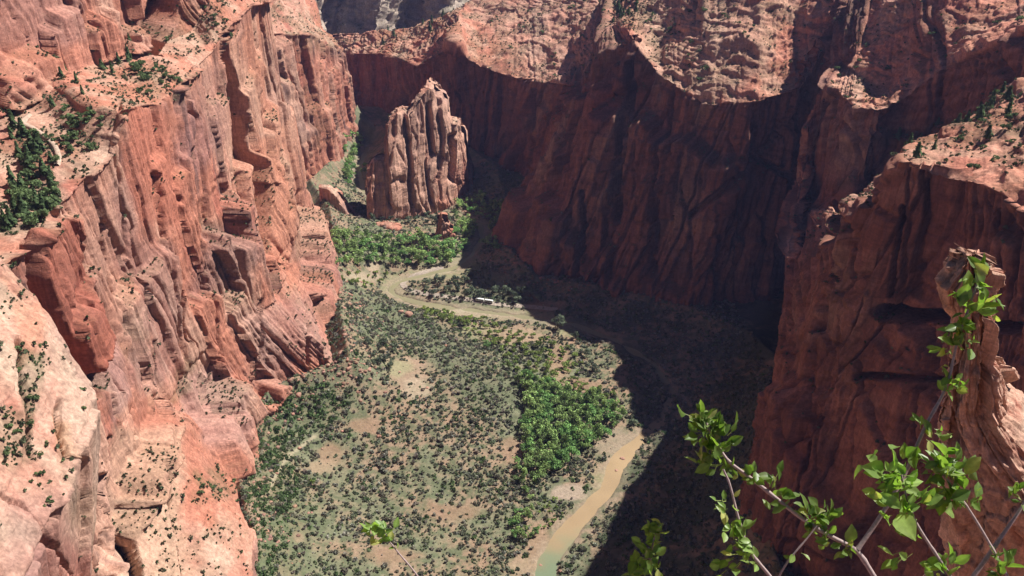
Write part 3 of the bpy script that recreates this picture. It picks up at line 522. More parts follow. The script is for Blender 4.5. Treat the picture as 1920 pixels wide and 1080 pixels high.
# ------------------------------------------------------------------ plants: templates
def quads(C, size, Nn, asp=1.0):
    n = len(C); Nn = Nn / (np.linalg.norm(Nn, axis=1, keepdims=True) + 1e-9); a = np.cross(Nn, RS.normal(size=(n, 3))); a /= np.linalg.norm(a, axis=1, keepdims=True) + 1e-9; b = np.cross(Nn, a)
    s_ = np.asarray(size).reshape(-1, 1) * np.ones((n, 1)); a = a * s_; b = b * s_ * asp
    j = lambda: (RS.rand(n, 1) * .5 + .7)
    V = np.stack([C - a * j() - b * j() * .4, C + b * -1 * j() * .8 + a * .4 * j(), C + a * j() + b * .5 * j(), C + b * j() - a * .3 * j()], 1).reshape(-1, 3)
    return V, np.arange(4 * n).reshape(-1, 4)
def crown(n, R3, lobes, leaf, col, var=.35, base=0.0, hollow=.45):
    pts = []; nn = []; cc = []
    L = [(RS.normal(size=3) * np.array([.5, .5, .36]), .42 + .3 * RS.rand(), RS.rand()) for _ in range(lobes)] if lobes > 1 else [(np.zeros(3), 1.0, .5)]
    for k in range(n):
        c0, r0, b0 = L[RS.randint(len(L))]; d = RS.normal(size=3); d /= np.linalg.norm(d); d[2] = abs(d[2]) * .9 - .25 * RS.rand(); r = r0 * (hollow + (1 - hollow) * RS.rand() ** .5)
        pts.append((c0 + d * r) * R3 + np.array([0, 0, R3[2] + base])); nn.append(d + RS.normal(size=3) * .45); cc.append(1 + var * (RS.rand() - .5) + var * (b0 - .5))
    V, F = quads(np.array(pts), leaf * (.6 + .8 * RS.rand(n)), np.array(nn)); C = np.repeat(np.array(cc)[:, None] * np.array(col)[None], 4, 0) * (1 + .12 * RS.normal(size=(4 * n, 1)) * .5)
    return V, F, np.clip(C, 0, 1)
def conifer(h, r, n, col):
    pts = []; nn = []
    for k in range(n):
        f = RS.rand() ** .8; a = RS.rand() * 6.283; rr_ = r * (1 - f) * (.35 + .65 * RS.rand()) * (1 + .4 * math.sin(3 * a + f * 9)) * (1 + .5 * RS.rand() * (RS.rand() < .2)); pts.append((rr_ * math.cos(a), rr_ * math.sin(a), h * (.12 + .88 * f) - rr_ * .25)); nn.append((math.cos(a), math.sin(a), .9 + RS.normal() * .5))
    V, F = quads(np.array(pts), r * .26 * (.6 + .7 * RS.rand(n)), np.array(nn)); return V, F, np.clip(np.array(col) * (1 + .5 * (np.repeat(RS.rand(n, 1), 4, 0) - .5)), 0, 1)
def trunk(h, r, limbs=3, spread=.5):
    V = []; F = []
    def tube(p, q, r0, r1, seg=4):
        p, q = np.array(p, float), np.array(q, float); d = q - p; L = np.linalg.norm(d); d /= L; a = np.cross(d, [.3, .7, .2]); a /= np.linalg.norm(a); b = np.cross(d, a)
        base = len(V)
        for i in range(seg):
            t = i / (seg - 1); c_ = p + (q - p) * t + a * math.sin(t * 3.1) * L * .05; rr_ = r0 + (r1 - r0) * t
            for k in range(6): an = k * math.pi / 3; V.append(c_ + (a * math.cos(an) + b * math.sin(an)) * rr_)
        for i in range(seg - 1):
            for k in range(6): F.append((base + i * 6 + k, base + i * 6 + (k + 1) % 6, base + (i + 1) * 6 + (k + 1) % 6, base + (i + 1) * 6 + k))
    tube((0, 0, -.6), (0, 0, h), r, r * .4, 5)
    for k in range(limbs):
        a = k * 6.283 / max(limbs, 1) + .5; z = h * (.45 + .12 * k); tube((0, 0, z), (math.cos(a) * h * spread, math.sin(a) * h * spread, z + h * .4), r * .5, r * .12)
    return np.array(V), np.array(F)
def tree_meshes(kind):
    """-> (trunk mesh, crown mesh, bare template)"""
    if kind == 'cottonwood': R3 = np.array([4.6, 4.4, 4.4]) * (.85 + .3 * RS.rand()); hu = RS.rand(); V, F, C = crown(430, R3, 9, .6, (0.17 + .12 * hu, 0.31 + .09 * hu, 0.10 + .04 * hu), .75, 2.0); tv = trunk(6.5, .38)
    elif kind == 'willow': R3 = np.array([3.4, 3.3, 2.8]) * (.85 + .3 * RS.rand()); V, F, C = crown(300, R3, 7, .55, (0.22, 0.29, 0.08), .5, .6); tv = trunk(3.6, .22)
    elif kind == 'ash': R3 = np.array([4.2, 4.0, 3.6]) * (.85 + .3 * RS.rand()); V, F, C = crown(360, R3, 8, .6, (0.14, 0.175, 0.11), .5, 1.4); tv = trunk(5.0, .32)
    elif kind == 'pine': V, F, C = conifer(7.5 + 3 * RS.rand(), 2.6 + .8 * RS.rand(), 300, (0.095, 0.145, 0.062)); tv = trunk(9, .22, 0)
    else: R3 = np.array([2.1, 2.0, 1.5]); V, F, C = crown(150, R3, 5, .42, (0.12, 0.17, 0.07), .5, .4); tv = trunk(1.8, .16, 3)
    return make_mesh(kind + '_trunk', tv[0], tv[1], BARK), make_mesh(kind + '_crown', V, F, FOLIAGE, C), (V, F, C)
TREES = {k: [tree_meshes(k) for _ in range(4)] for k in ('cottonwood', 'willow', 'ash', 'pine', 'juniper')}
def plant_tree(kind, p, sc, label, group=None, cat=None, name=None, v=None):
    tr, cr, _ = TREES[kind][RS.randint(4) if v is None else v]
    r = bpy.data.objects.new(name or {'cottonwood': 'cottonwood_tree', 'willow': 'willow_tree', 'ash': 'ash_tree', 'pine': 'pine_tree', 'juniper': 'juniper_bush'}[kind], None); COL.objects.link(r)
    r.empty_display_size = .1; r.location = tuple(float(q) for q in p); r.rotation_euler = (0, 0, RS.rand() * 6.28); r.scale = (sc * (.9 + .2 * RS.rand()), sc * (.9 + .2 * RS.rand()), sc * (.9 + .25 * RS.rand()))
    for nm, me_ in (('trunk', tr), ('crown', cr)): o = bpy.data.objects.new(nm, me_); o.parent = r; COL.objects.link(o)
    tag(r, label, cat or {'pine': 'pine tree', 'juniper': 'bush'}.get(kind, 'tree'), group); return r
def small(n, r, h, leaf, col): return crown(n, np.array([r, r, h]), 3, leaf, col, .5, -.1 * h, .5)
SHR = [small(26, 1.0, .62, .46, np.array(c_) * .95) for c_ in ((0.19, 0.21, 0.14), (0.15, 0.18, 0.10), (0.235, 0.24, 0.185), (0.13, 0.20, 0.08), (0.22, 0.21, 0.15), (0.27, 0.25, 0.195))]
def merged(name, T, P, S, mat, kind, tmpl, jitter=.25):
    Vs = []; Fs = []; Cs = []; off = 0
    for k, (V0, F0, C0) in enumerate(T):
        sel = np.where(tmpl == k)[0]
        if not len(sel): continue
        a = RS.rand(len(sel)) * 6.283; c_, s_ = np.cos(a), np.sin(a); sc = S[sel][:, None]
        x = V0[None, :, 0] * c_[:, None] - V0[None, :, 1] * s_[:, None]; y = V0[None, :, 0] * s_[:, None] + V0[None, :, 1] * c_[:, None]
        V = np.stack([x * sc, y * sc, V0[None, :, 2] * sc * (.8 + .4 * RS.rand(len(sel), 1))], -1) + P[sel][:, None]
        Vs.append(V.reshape(-1, 3)); Fs.append((F0[None] + (np.arange(len(sel)) * len(V0))[:, None, None] + off).reshape(-1, F0.shape[1])); off += len(sel) * len(V0)
        Cs.append((C0[None] * (1 + jitter * (RS.rand(len(sel), 1, 1) * 2 - 1)) * (1 + .12 * (RS.rand(len(sel), 1, 3) - .5))).reshape(-1, 3))
    me = make_mesh(name, np.concatenate(Vs), np.concatenate(Fs), mat, np.clip(np.concatenate(Cs), 0, 1)); return tag(link(name, me), kind=kind)

# ------------------------------------------------------------------ valley planting
def wbox(poly):
    g = np.array([ground_at(px, py)[:2] for px, py in poly]); return g.min(0) - 4, g.max(0) + 4
def scatter(poly, dist, tries, occ):
    lo, hi = wbox(poly); out = []; xy = lo + RS.rand(tries, 2) * (hi - lo); P = np.concatenate([xy, gz(xy[:, 0], xy[:, 1])[:, None]], 1)
    px, py = proj(P); ok = polydist(px, py, poly) < 0; dv_ = pdist(xy[:, 0], xy[:, 1], RIV); ok &= dv_ > 9
    for p in P[ok]:
        key = (int(p[0] // 8), int(p[1] // 8)); good = True
        for i in (-1, 0, 1):
            for j in (-1, 0, 1):
                for q in occ.get((key[0] + i, key[1] + j), ()):
                    if (q[0] - p[0]) ** 2 + (q[1] - p[1]) ** 2 < dist * dist: good = False
        if good: occ.setdefault(key, []).append(p); out.append(p)
    return out
OCC = {}; TL = []
ZONES = [
 ('cottonwood', [(985, 705), (1040, 728), (1100, 745), (1155, 765), (1165, 800), (1118, 832), (1080, 858), (1040, 885), (1005, 915), (980, 860), (985, 790)], 5.3, 1500, 'green cottonwood in the dense lower river grove', 'cottonwoods in the lower river grove', .95),
 ('willow', [(892, 592), (960, 622), (1060, 642), (1098, 690), (1060, 722), (985, 715), (940, 662), (880, 622)], 6.5, 600, 'yellow green tree on the sandy flat', 'light green trees on the sandy flat', .8),
 ('cottonwood', [(900, 600), (980, 640), (1000, 715), (985, 735), (940, 680), (890, 630)], 7.5, 260, 'fresh green tree in the loose strip above the grove', 'trees in the loose strip above the grove', .75),
 ('cottonwood', [(860, 385), (945, 400), (940, 470), (880, 478), (850, 440)], 8.0, 300, 'green tree right of the small rock spire', 'trees right of the small spire', .9),
 ('willow', [(1060, 700), (1130, 740), (1150, 790), (1080, 740)], 5.5, 200, 'yellow green tree on the sandy flat', 'light green trees on the sandy flat', .9),
 ('cottonwood', [(950, 955), (1003, 958), (1012, 1005), (965, 1022)], 4.6, 120, 'dark green tree in the clump by the muddy river', 'trees in the clump by the lower river', .62),
 ('cottonwood', [(962, 860), (1000, 890), (1005, 940), (975, 930)], 6, 80, 'dark green tree between grove and river', 'trees between grove and river clump', .6),
 ('willow', [(1010, 935), (1060, 935), (1050, 985), (1005, 1010)], 4, 120, 'green bush on the grassy bank of the muddy river', 'bushes on the grassy river bank', .4),
 ('ash', [(868, 545), (1000, 552), (1022, 572), (900, 562)], 6.5, 300, 'grey green tree along the cliff shadow', 'grey green trees at the shadow edge', .85),
 ('cottonwood', [(626, 444), (700, 446), (765, 452), (850, 452), (905, 462), (870, 500), (770, 500), (700, 500), (628, 500)], 7.0, 1400, 'deep green tree in the woodland below the big rock tower', 'trees of the woodland below the rock tower', .95),
 ('cottonwood', [(850, 388), (905, 372), (946, 395), (944, 432), (905, 440), (860, 440), (850, 415)], 7.5, 900, 'green tree on the mound right of the big rock tower', 'trees on the mound beside the rock tower', .95),
 ('ash', [(665, 396), (850, 396), (840, 425), (750, 418), (690, 412)], 9, 400, 'pale green tree at the foot of the big rock tower', 'trees at the foot of the rock tower', .75),
 ('cottonwood', [(640, 262), (682, 258), (692, 350), (650, 350)], 8, 500, 'green tree in the narrow side valley left of the rock tower', 'trees in the side valley behind the rock tower', 1.0),
 ('willow', [(640, 495), (700, 500), (735, 520), (700, 545), (640, 530)], 8, 250, 'green tree among sand patches under the left wall', 'small trees by the sand patches', .7),
 ('ash', [(740, 540), (850, 520), (900, 500), (850, 560), (760, 560)], 9, 220, 'grey green tree beside the pale upper river bend', 'trees around the upper river bend', .7),
 ('willow', [(760, 574), (900, 600), (880, 622), (800, 600)], 6, 220, 'bright green tree along the near bank of the upper river', 'bright trees on the near bank', .75),
 ('ash', [(690, 640), (740, 650), (735, 690), (700, 700)], 7, 60, 'dark green bush tree at the foot of the jutting buttress', 'dark bush trees by the buttress', .7),
]
SPECIAL = [('ash', 1045, 616, 1.35, 'largest rounded grey green tree alone at the edge of the big shadow'), ('ash', 1077, 634, .8, 'small round tree just right of the large tree at the shadow edge'), ('ash', 1098, 668, .85, 'round tree on red soil, third along the shadow edge'), ('ash', 1112, 695, .95, 'tree with a dark shadow beside the red bare soil patch'),
 ('ash', 877, 556, 1.0, 'lone upright grey tree standing against the dark tip of the shadow'), ('willow', 584, 908, .62, 'single bright lime green bush in the grey scrub beside the footpath'), ('ash', 1187, 797, .8, 'grey green tree at the far right tip of the lower grove'), ('cottonwood', 1168, 782, .8, 'tree on the right end of the lower grove against the shadow'),
 ('willow', 1152, 742, .7, 'small pale tree at the shadow edge above the sandy clearing')]
for kd, px, py, sc, lb in SPECIAL:
    p = ground_at(px, py); OCC.setdefault((int(p[0] // 8), int(p[1] // 8)), []).append(p); plant_tree(kd, p, sc, lb)
for kd, poly, dist, tries, lb, gr, sc in ZONES:
    for p in scatter(poly, dist, tries, OCC): TL.append((kd, p, sc * (.7 + .6 * RS.rand()), lb, gr))
TL.sort(key=lambda t: -t[2] / (t[1][1] * .866 + 225))
far_t = TL[292:]
def place_words(pts, szs):
    a, b = proj(np.array(pts)); out = []; q = lambda v, p: np.percentile(v, p); sz = np.array(szs); k = lambda v, w, p: sum(int(v > t) for t in q(w, p))
    for i in range(len(a)): out.append((('tiny', 'small', 'middling', 'large', 'tallest')[k(sz[i], sz, [20, 40, 60, 80])], ('top', 'upper', 'lower', 'bottom')[k(b[i], b, [25, 50, 75])] + ' ' + ('far left', 'left', 'right', 'far right')[k(a[i], a, [25, 50, 75])]))
    return out
for gr_ in dict.fromkeys(t[4] for t in TL[:292]):
    mem = [t for t in TL[:292] if t[4] == gr_]
    for t, (sw, pw) in zip(mem, place_words([t[1] for t in mem], [t[2] for t in mem])): plant_tree(t[0], t[1], t[2], sw + ' ' + t[3] + ', ' + pw, t[4])
if far_t:
    for kd in ('cottonwood', 'ash', 'willow'):
        ft = [t for t in far_t if t[0] == kd]
        if ft: merged({'cottonwood': 'far_woodland', 'ash': 'far_grey_trees', 'willow': 'far_thicket'}[kd], [t[2] for t in TREES[kd]], np.array([t[1] for t in ft]), np.array([t[2] for t in ft]), FOLIAGE, 'stuff', RS.randint(0, 4, len(ft)))
# scrub on the flat
def interp_grid(A, x, y):
    i = np.clip(np.searchsorted(gx, x) - 1, 0, len(gx) - 2); j = np.clip(np.searchsorted(gy, y) - 1, 0, len(gy) - 2); return A[i, j]
nS = 78000; xy = np.stack([RS.uniform(-215, 215, nS), RS.uniform(310, 1080, nS)], 1); z_ = gz(xy[:, 0], xy[:, 1]); P = np.concatenate([xy, z_[:, None]], 1)
px, py = proj(P); p3 = np.stack([xy[:, 0], xy[:, 1], xy[:, 0] * 0], -1)
lushL = 1 - sstep(-30, 30, polydist(px, py, [(455, 780), (560, 715), (660, 735), (640, 790), (540, 830), (560, 900), (520, 1090), (470, 1090)]))
mid_ = 1 - sstep(-30, 30, polydist(px, py, [(630, 560), (760, 570), (930, 640), (985, 720), (960, 800), (800, 760), (690, 700)]))
den = .52 + .75 * sstep(-.2, .22, fbm(p3 / 17, 4, 801)) + .5 * lushL + .45 * mid_
den *= 1 - .93 * np.clip(interp_grid(bare, xy[:, 0], xy[:, 1]) * 1.3, 0, 1); den *= 1 - interp_grid(pathw, xy[:, 0], xy[:, 1]); den *= sstep(7, 13, pdist(xy[:, 0], xy[:, 1], RIV))
shade = (px > 1200) | ((px > 1000) & (py < 560)); den = np.where(shade, .9, den)
keep = (RS.rand(nS) < den * np.where(py > 560, .78, .5)) & (px > -20) & (px < 1600) & (py < 1110)
P = P[keep]; px, py, lushL, mid_ = px[keep], py[keep], lushL[keep], mid_[keep]
S = (.42 + 1.65 * RS.rand(len(P)) ** 2.4) * (1 + .25 * lushL); tm = RS.choice(6, len(P), p=[.24, .2, .2, .1, .14, .12]); tm = np.where((RS.rand(len(P)) < .7) & (lushL > .5), 3, tm)
order = np.argsort(-(S / (P[:, 1] * .866 + 225)) * ((px > 460) & (px < 1190) & (py < 1075))); ind = order[:300]; rest = order[300:]
shm = []
for c_ in ((0.19, 0.21, 0.14), (0.15, 0.18, 0.10), (0.235, 0.24, 0.185), (0.13, 0.20, 0.08), (0.22, 0.21, 0.15), (0.27, 0.25, 0.195)):
    V0, F0, C0 = small(46, 1.0, .75, .28, c_); shm.append(make_mesh('desert_shrub', V0, F0, FOLIAGE, C0))
HUE = ['grey green', 'dark olive', 'silvery grey', 'fresh green', 'dull sage', 'pale dry']
SHW = []
for i in ind:
    o = link('desert_shrub', shm[tm[i]], None, tuple(P[i]), RS.rand() * 6.28, float(S[i]))
    zone_ = 'under the left wall' if lushL[i] > .5 else 'below the upper river bend' if py[i] < 800 else 'on the open floor'
    SHW.append((o, HUE[tm[i]], zone_, P[i], S[i]))
for (o, hu, zo, _, _), (sw, pw) in zip(SHW, place_words([t[3] for t in SHW], [t[4] for t in SHW])): tag(o, f'{sw} {hu} desert shrub {zo}, {pw} of the floor', 'shrub', f'{hu} shrubs {zo}')
merged('scrub', SHR, P[rest], S[rest], FOLIAGE, 'stuff', tm[rest])
# rubble at the feet of the cliffs
def rockblob(seed):
    import bmesh
    bm = bmesh.new(); bmesh.ops.create_icosphere(bm, subdivisions=2, radius=1); V = np.array([v.co[:] for v in bm.verts]); F = np.array([[v.index for v in f.verts] for f in bm.faces]); bm.free()
    a = np.sign(V) * np.abs(V) ** .7; V = a * np.array([1, .8, .62]) * (1 + .3 * fbm(V * 1.3 + seed * 7, 2, seed)[:, None]); return V, F, np.ones((len(V), 3)) * np.array((0.31, 0.18, 0.13)) * (1 + .2 * RS.rand())
RB = [rockblob(k + 1) for k in range(5)]
q_ = []
for pts, n_, off in ((L_FOOT[3:], 1500, 1), (np.array([(x, YO - 30) for x in np.linspace(-150, -45, 6)]), 260, 1), (R_FOOT[7:10], 250, -1)):
    seg = RS.randint(0, len(pts) - 1, n_); t = RS.rand(n_)[:, None]; c_ = pts[seg] * (1 - t) + pts[seg + 1] * t; c_ = c_ + np.stack([RS.exponential(13, n_) * off, RS.normal(size=n_) * 4], -1) if pts is not None else c_; q_.append(c_)
q_ = np.concatenate(q_); rb = np.concatenate([q_, gz(q_[:, 0], q_[:, 1])[:, None]], 1); merged('talus_rubble', RB, rb, .35 + 1.6 * RS.rand(len(rb)) ** 4, ROCK, 'stuff', RS.randint(0, 5, len(rb)))
for px_, py_, r_, lb in [(766, 592, 4.2, 'big dark boulder half hidden in grey scrub below the upper river'), (752, 586, 2.6, 'smaller pale boulder beside the big dark boulder'), (1167, 862, 2.2, 'pale boulder on the river bank at the edge of the shadow'), (1156, 884, 1.8, 'small white rock beside the muddy river channel'), (1054, 1000, 1.5, 'grey rock at the near end of the muddy sand bar'), (1014, 1062, 1.6, 'dark rock standing in the green water'), (1050, 1072, 1.4, 'pale rock at the water edge in the near pool'), (640, 664, 3.0, 'pinkish block resting against the foot of the left wall'), (560, 742, 2.4, 'pale block among green bushes under the left wall')]:
    V0, F0, C0 = rockblob(int(px_)); o = link('boulder', make_mesh('boulder', V0 * r_, F0, ROCK, C0), None, tuple(ground_at(px_, py_) + np.array([0, 0, r_ * .3])), RS.rand() * 6); tag(o, lb, 'boulder')

# ------------------------------------------------------------------ plants on the cliffs
AP = []; AD = []; AS = []
for nm in ('cliff_wall', 'cliff_buttress', 'cliff_far_left', 'cliff_back', 'cliff_wall_right', 'cliff_far', 'rock_tower', 'rock_pinnacle'):
    d = SURF[nm]; Pq = d['P'].reshape(-1, 3); px, py = proj(Pq); e1 = np.linalg.norm(np.gradient(d['P'], axis=0), axis=-1) * np.linalg.norm(np.gradient(d['P'], axis=1), axis=-1)
    m_ = (px > -40) & (px < 1960) & (py > -60) & (py < 1110) & (d['ok'].ravel() > (.5 if nm != 'cliff_wall_right' else .42)) & (Pq[:, 2] > 12)
    if nm == 'rock_pinnacle': continue
    AP.append(Pq[m_]); AD.append((d['dens'].ravel() * np.minimum(e1.ravel(), 12))[m_]); AS += [nm] * int(m_.sum())
AP = np.concatenate(AP); AD = np.concatenate(AD); AS = np.array(AS)
def sample(n, cond, w_):
    idx = np.where(cond)[0]; w_ = w_[idx]; return RS.choice(idx, min(n, int((w_ > 0).sum())), replace=False, p=w_ / w_.sum()) if len(idx) else idx
i_ = sample(17000, AD > .1, AD * np.where(AS == 'cliff_wall', 3.5, np.where(AS == 'cliff_buttress', 4, 1.0))); SC_ = small(16, 1.0, .8, .46, (0.085, 0.115, 0.052)); SC2 = small(16, 1.0, .8, .46, (0.12, 0.14, 0.08))
merged('cliff_scrub', [SC_, SC2], AP[i_] - np.array([0, 0, .2]), .45 + .9 * RS.rand(len(i_)) ** 2, FOLIAGE, 'stuff', RS.randint(0, 2, len(i_)))
apx, apy = proj(AP)
CZ = [('cliff_wall', 'juniper', [(15, 235), (105, 262), (112, 390), (60, 432), (0, 440), (0, 370), (40, 330)], 46, 1.5, 'round bush in the gully below the zigzag trail', 'bushes in the trail gully'),
 ('cliff_wall', 'juniper', [(225, 118), (290, 116), (345, 150), (330, 188), (255, 180)], 26, 1.3, 'dark green bush on the pale ledge above the red left wall', 'bushes on the pale ledge'),
 ('cliff_wall', 'pine', [(15, 235), (105, 262), (112, 390), (60, 432), (0, 440), (0, 370), (40, 330)], 34, .95, 'dark pine in the gully below the zigzag trail', 'pines in the trail gully'),
 ('cliff_wall', 'juniper', [(120, 205), (195, 225), (185, 300), (115, 300)], 22, 1.3, 'dark bush on the broken ledges right of the zigzag trail', 'bushes right of the trail'),
 ('cliff_wall', 'pine', [(0, 160), (150, 90), (250, 60), (260, 110), (120, 210), (0, 220)], 12, .7, 'small pine on the high ledge above the trail', 'pines on the high ledge'),
 ('cliff_wall', 'juniper', [(300, 0), (520, 0), (540, 60), (380, 80), (290, 100)], 16, 1.0, 'bush on the crest of the left wall near its top', 'bushes along the crest of the left wall'),
 ('cliff_wall', 'juniper', [(360, 860), (448, 860), (455, 945), (380, 950)], 12, .8, 'green bush on the low shelf of the left wall', 'bushes on the low shelf'),
 ('cliff_buttress', 'juniper', [(0, 640), (170, 640), (180, 1080), (0, 1080)], 30, .6, 'green bush on the pale sloping buttress at lower left', 'bushes on the sloping buttress'),
 ('cliff_wall_right', 'pine', [(1600, 290), (1700, 240), (1800, 200), (1920, 130), (1920, 260), (1780, 300), (1640, 330)], 34, .85, 'pine on the sunlit bench along the right wall', 'pines on the right bench'),
 ('cliff_wall_right', 'juniper', [(1780, 200), (1920, 120), (1920, 300), (1800, 340)], 24, 1.1, 'green bush on the upper right slope above the shaded wall', 'bushes on the upper right slope'),
 ('cliff_wall_right', 'juniper', [(1540, 110), (1920, 0), (1920, 100), (1640, 240), (1540, 220)], 20, 1.0, 'bush on the highest sunlit ledge at the right', 'bushes on the highest right ledge'),
 ('cliff_back', 'pine', [(1120, -20), (1245, -20), (1210, 55), (1150, 50)], 22, 1.0, 'pine in the green saddle between the two slickrock domes', 'pines in the saddle'),
 ('cliff_back', 'juniper', [(870, 20), (1140, 0), (1160, 100), (1060, 150), (880, 120)], 26, 1.2, 'bush on the left slickrock dome across the valley', 'bushes on the left dome'),
 ('cliff_back', 'juniper', [(1200, 20), (1460, 0), (1400, 120), (1320, 180), (1210, 90)], 24, 1.1, 'bush on the right slickrock dome across the valley', 'bushes on the right dome'),
 ('cliff_back', 'pine', [(690, 20), (860, 0), (840, 60), (720, 90)], 14, 1.0, 'pine on the shaded slope behind the rock tower', 'pines on the slope behind the tower')]
for nm, kd, poly, n_, sc, lb, gr in CZ:
    c_ = (AS == nm) & (polydist(apx, apy, poly) < 0); 
    ii = sample(n_, c_, AD + .15); zs = [sc * (.7 + .6 * RS.rand()) for _ in ii]
    if not len(ii): continue
    for i, z_s, (sw, pw) in zip(ii, zs, place_words(AP[ii], zs)): plant_tree(kd, AP[i] - np.array([0, 0, .3]), z_s, sw + ' ' + lb + ', ' + pw, gr)
# pale zigzag trail on the left wall
def on_sheet(nm, px_, py_, nz=.3):
    d = SURF[nm]; Pq = d['P'].reshape(-1, 3); a, b = proj(Pq); w_ = np.hypot(a - px_, b - py_) + 60 * (d['ok'].ravel() < nz) + (Pq[:, 1] * .02); return Pq[np.argmin(w_)]
tp = np.array([on_sheet('cliff_wall', *p) for p in [(20, 240), (45, 225), (58, 215), (40, 232), (62, 242), (85, 258), (104, 275), (112, 295), (106, 312)]])
u = np.linspace(0, len(tp) - 1, 60); tp = np.stack([np.interp(u, range(len(tp)), tp[:, k]) for k in range(3)], -1)
for _ in range(3): tp[1:-1] = (tp[:-2] + 2 * tp[1:-1] + tp[2:]) / 4
t_ = np.gradient(tp, axis=0); nn_ = np.stack([-t_[:, 1], t_[:, 0], t_[:, 0] * 0], -1); nn_ /= np.linalg.norm(nn_, axis=1, keepdims=True) + 1e-6
g_ = tp[:, None] + nn_[:, None] * np.array([-2.0, -1.2, 0, 1.2, 2.0])[None, :, None] + np.array([0, 0, 1])[None, None] * np.array([-.6, 1.3, 1.4, 1.3, -.6])[None, :, None]
tag(link('path', make_mesh('path', g_.reshape(-1, 3), grid_faces(60, 5), GROUND, np.ones((300, 3)) * np.array((.46, .34, .26)))), 'pale zigzag trail on the ledges of the left wall', kind='structure')
# road beside the upper river, with the bus
RD = np.array([ground_at(*p)[:2] for p in [(1045, 581), (1000, 576), (960, 573), (925, 570), (890, 564), (850, 558), (800, 552), (765, 545), (752, 532), (775, 516), (830, 500)]])
road = ribbon('road', RD, 3.0, lambda x, y: gz(x, y) + .35, GROUND, np.array((0.36, 0.30, 0.24)), cols=5); tag(road, kind='structure')
def boxmesh(name, parts, mat, bev=.0):
    import bmesh
    bm = bmesh.new()
    for (cx, cy, cz, sx, sy, sz) in parts: bmesh.ops.create_cube(bm, size=1, matrix=Matrix.Translation((cx, cy, cz)) @ Matrix.Diagonal((sx, sy, sz, 1)))
    if bev: bmesh.ops.bevel(bm, geom=list(bm.edges), offset=bev, segments=2, affect='EDGES')
    me = bpy.data.meshes.new(name); bm.to_mesh(me); bm.free(); me.materials.append(mat); return me
def wheelmesh(r, w_):
    import bmesh
    bm = bmesh.new(); bmesh.ops.create_cone(bm, cap_ends=True, segments=14, radius1=r, radius2=r, depth=w_, matrix=Matrix.Rotation(R(90), 4, 'X')); me = bpy.data.meshes.new('wheel'); bm.to_mesh(me); bm.free(); me.materials.append(RUBBER); return me
pa, pb = ground_at(893, 564), ground_at(924, 569); ang = math.atan2(pb[1] - pa[1], pb[0] - pa[0]); mid_p = (pa + pb) / 2
bus = bpy.data.objects.new('shuttle_bus', None); COL.objects.link(bus); bus.location = (mid_p[0], mid_p[1], float(gz(mid_p[0], mid_p[1])) + .5); bus.rotation_euler = (0, 0, ang); tag(bus, 'long white shuttle bus with trailer parked on the road beside grey green trees', 'bus')
for nm, x0 in (('body', -4.6), ('trailer', 4.6)):
    b_ = link(nm, boxmesh(nm, [(x0, 0, 1.75, 8.2, 2.5, 2.5)], WHITE_PAINT, .25), bus)
    link('window_band', boxmesh('window_band', [(x0, 0, 1.95, 7.2, 2.56, .95)], GLASSM), b_)
    for wx in (-2.6, 2.6):
        for wy in (-1.15, 1.15): link('wheel', wheelmesh(.5, .3), b_, (x0 + wx, wy, .5))
link('coupling', boxmesh('coupling', [(0, 0, .9, 1.4, .3, .25)], RUBBER), bus)

# ------------------------------------------------------------------ foreground shrubs at the viewpoint
def tube_mesh(name, pts, r0, r1, mat, seg=7):
    P = np.array(pts, float); u = np.linspace(0, len(P) - 1, (len(P) - 1) * 5 + 1); c_ = np.stack([np.interp(u, range(len(P)), P[:, k]) for k in range(3)], -1)
    for _ in range(4): c_[1:-1] = (c_[:-2] + 2 * c_[1:-1] + c_[2:]) / 4
    n = len(c_); t = np.gradient(c_, axis=0); t /= np.linalg.norm(t, axis=1, keepdims=True); a = np.cross(t, [.2, 1, .3]); a /= np.linalg.norm(a, axis=1, keepdims=True); b = np.cross(t, a)
    rr_ = np.linspace(r0, r1, n) * (1 + .22 * (np.arange(n) % 9 == 0)); an = np.arange(seg) * 2 * math.pi / seg
    V = c_[:, None] + (a[:, None] * np.cos(an)[None, :, None] + b[:, None] * np.sin(an)[None, :, None]) * rr_[:, None, None]
    F = np.array([(i * seg + k, i * seg + (k + 1) % seg, (i + 1) * seg + (k + 1) % seg, (i + 1) * seg + k) for i in range(n - 1) for k in range(seg)])
    return make_mesh(name, V.reshape(-1, 3), F, mat, None, True), c_
def leaf_shape(L, wd, fold, curl):
    prof = [(0, .04), (.08, .28), (.22, .72), (.4, 1.0), (.58, .95), (.76, .66), (.9, .3), (1.0, .02)]; V = []
    for u, h in prof:
        for s_ in (-1, -.5, 0, .5, 1): V.append((s_ * h * wd, u * L, abs(s_) * h * wd * fold - curl * L * u * u + .02 * L * math.sin(u * 14 + s_ * 3) * abs(s_)))
    return np.array(V), grid_faces(len(prof), 5)
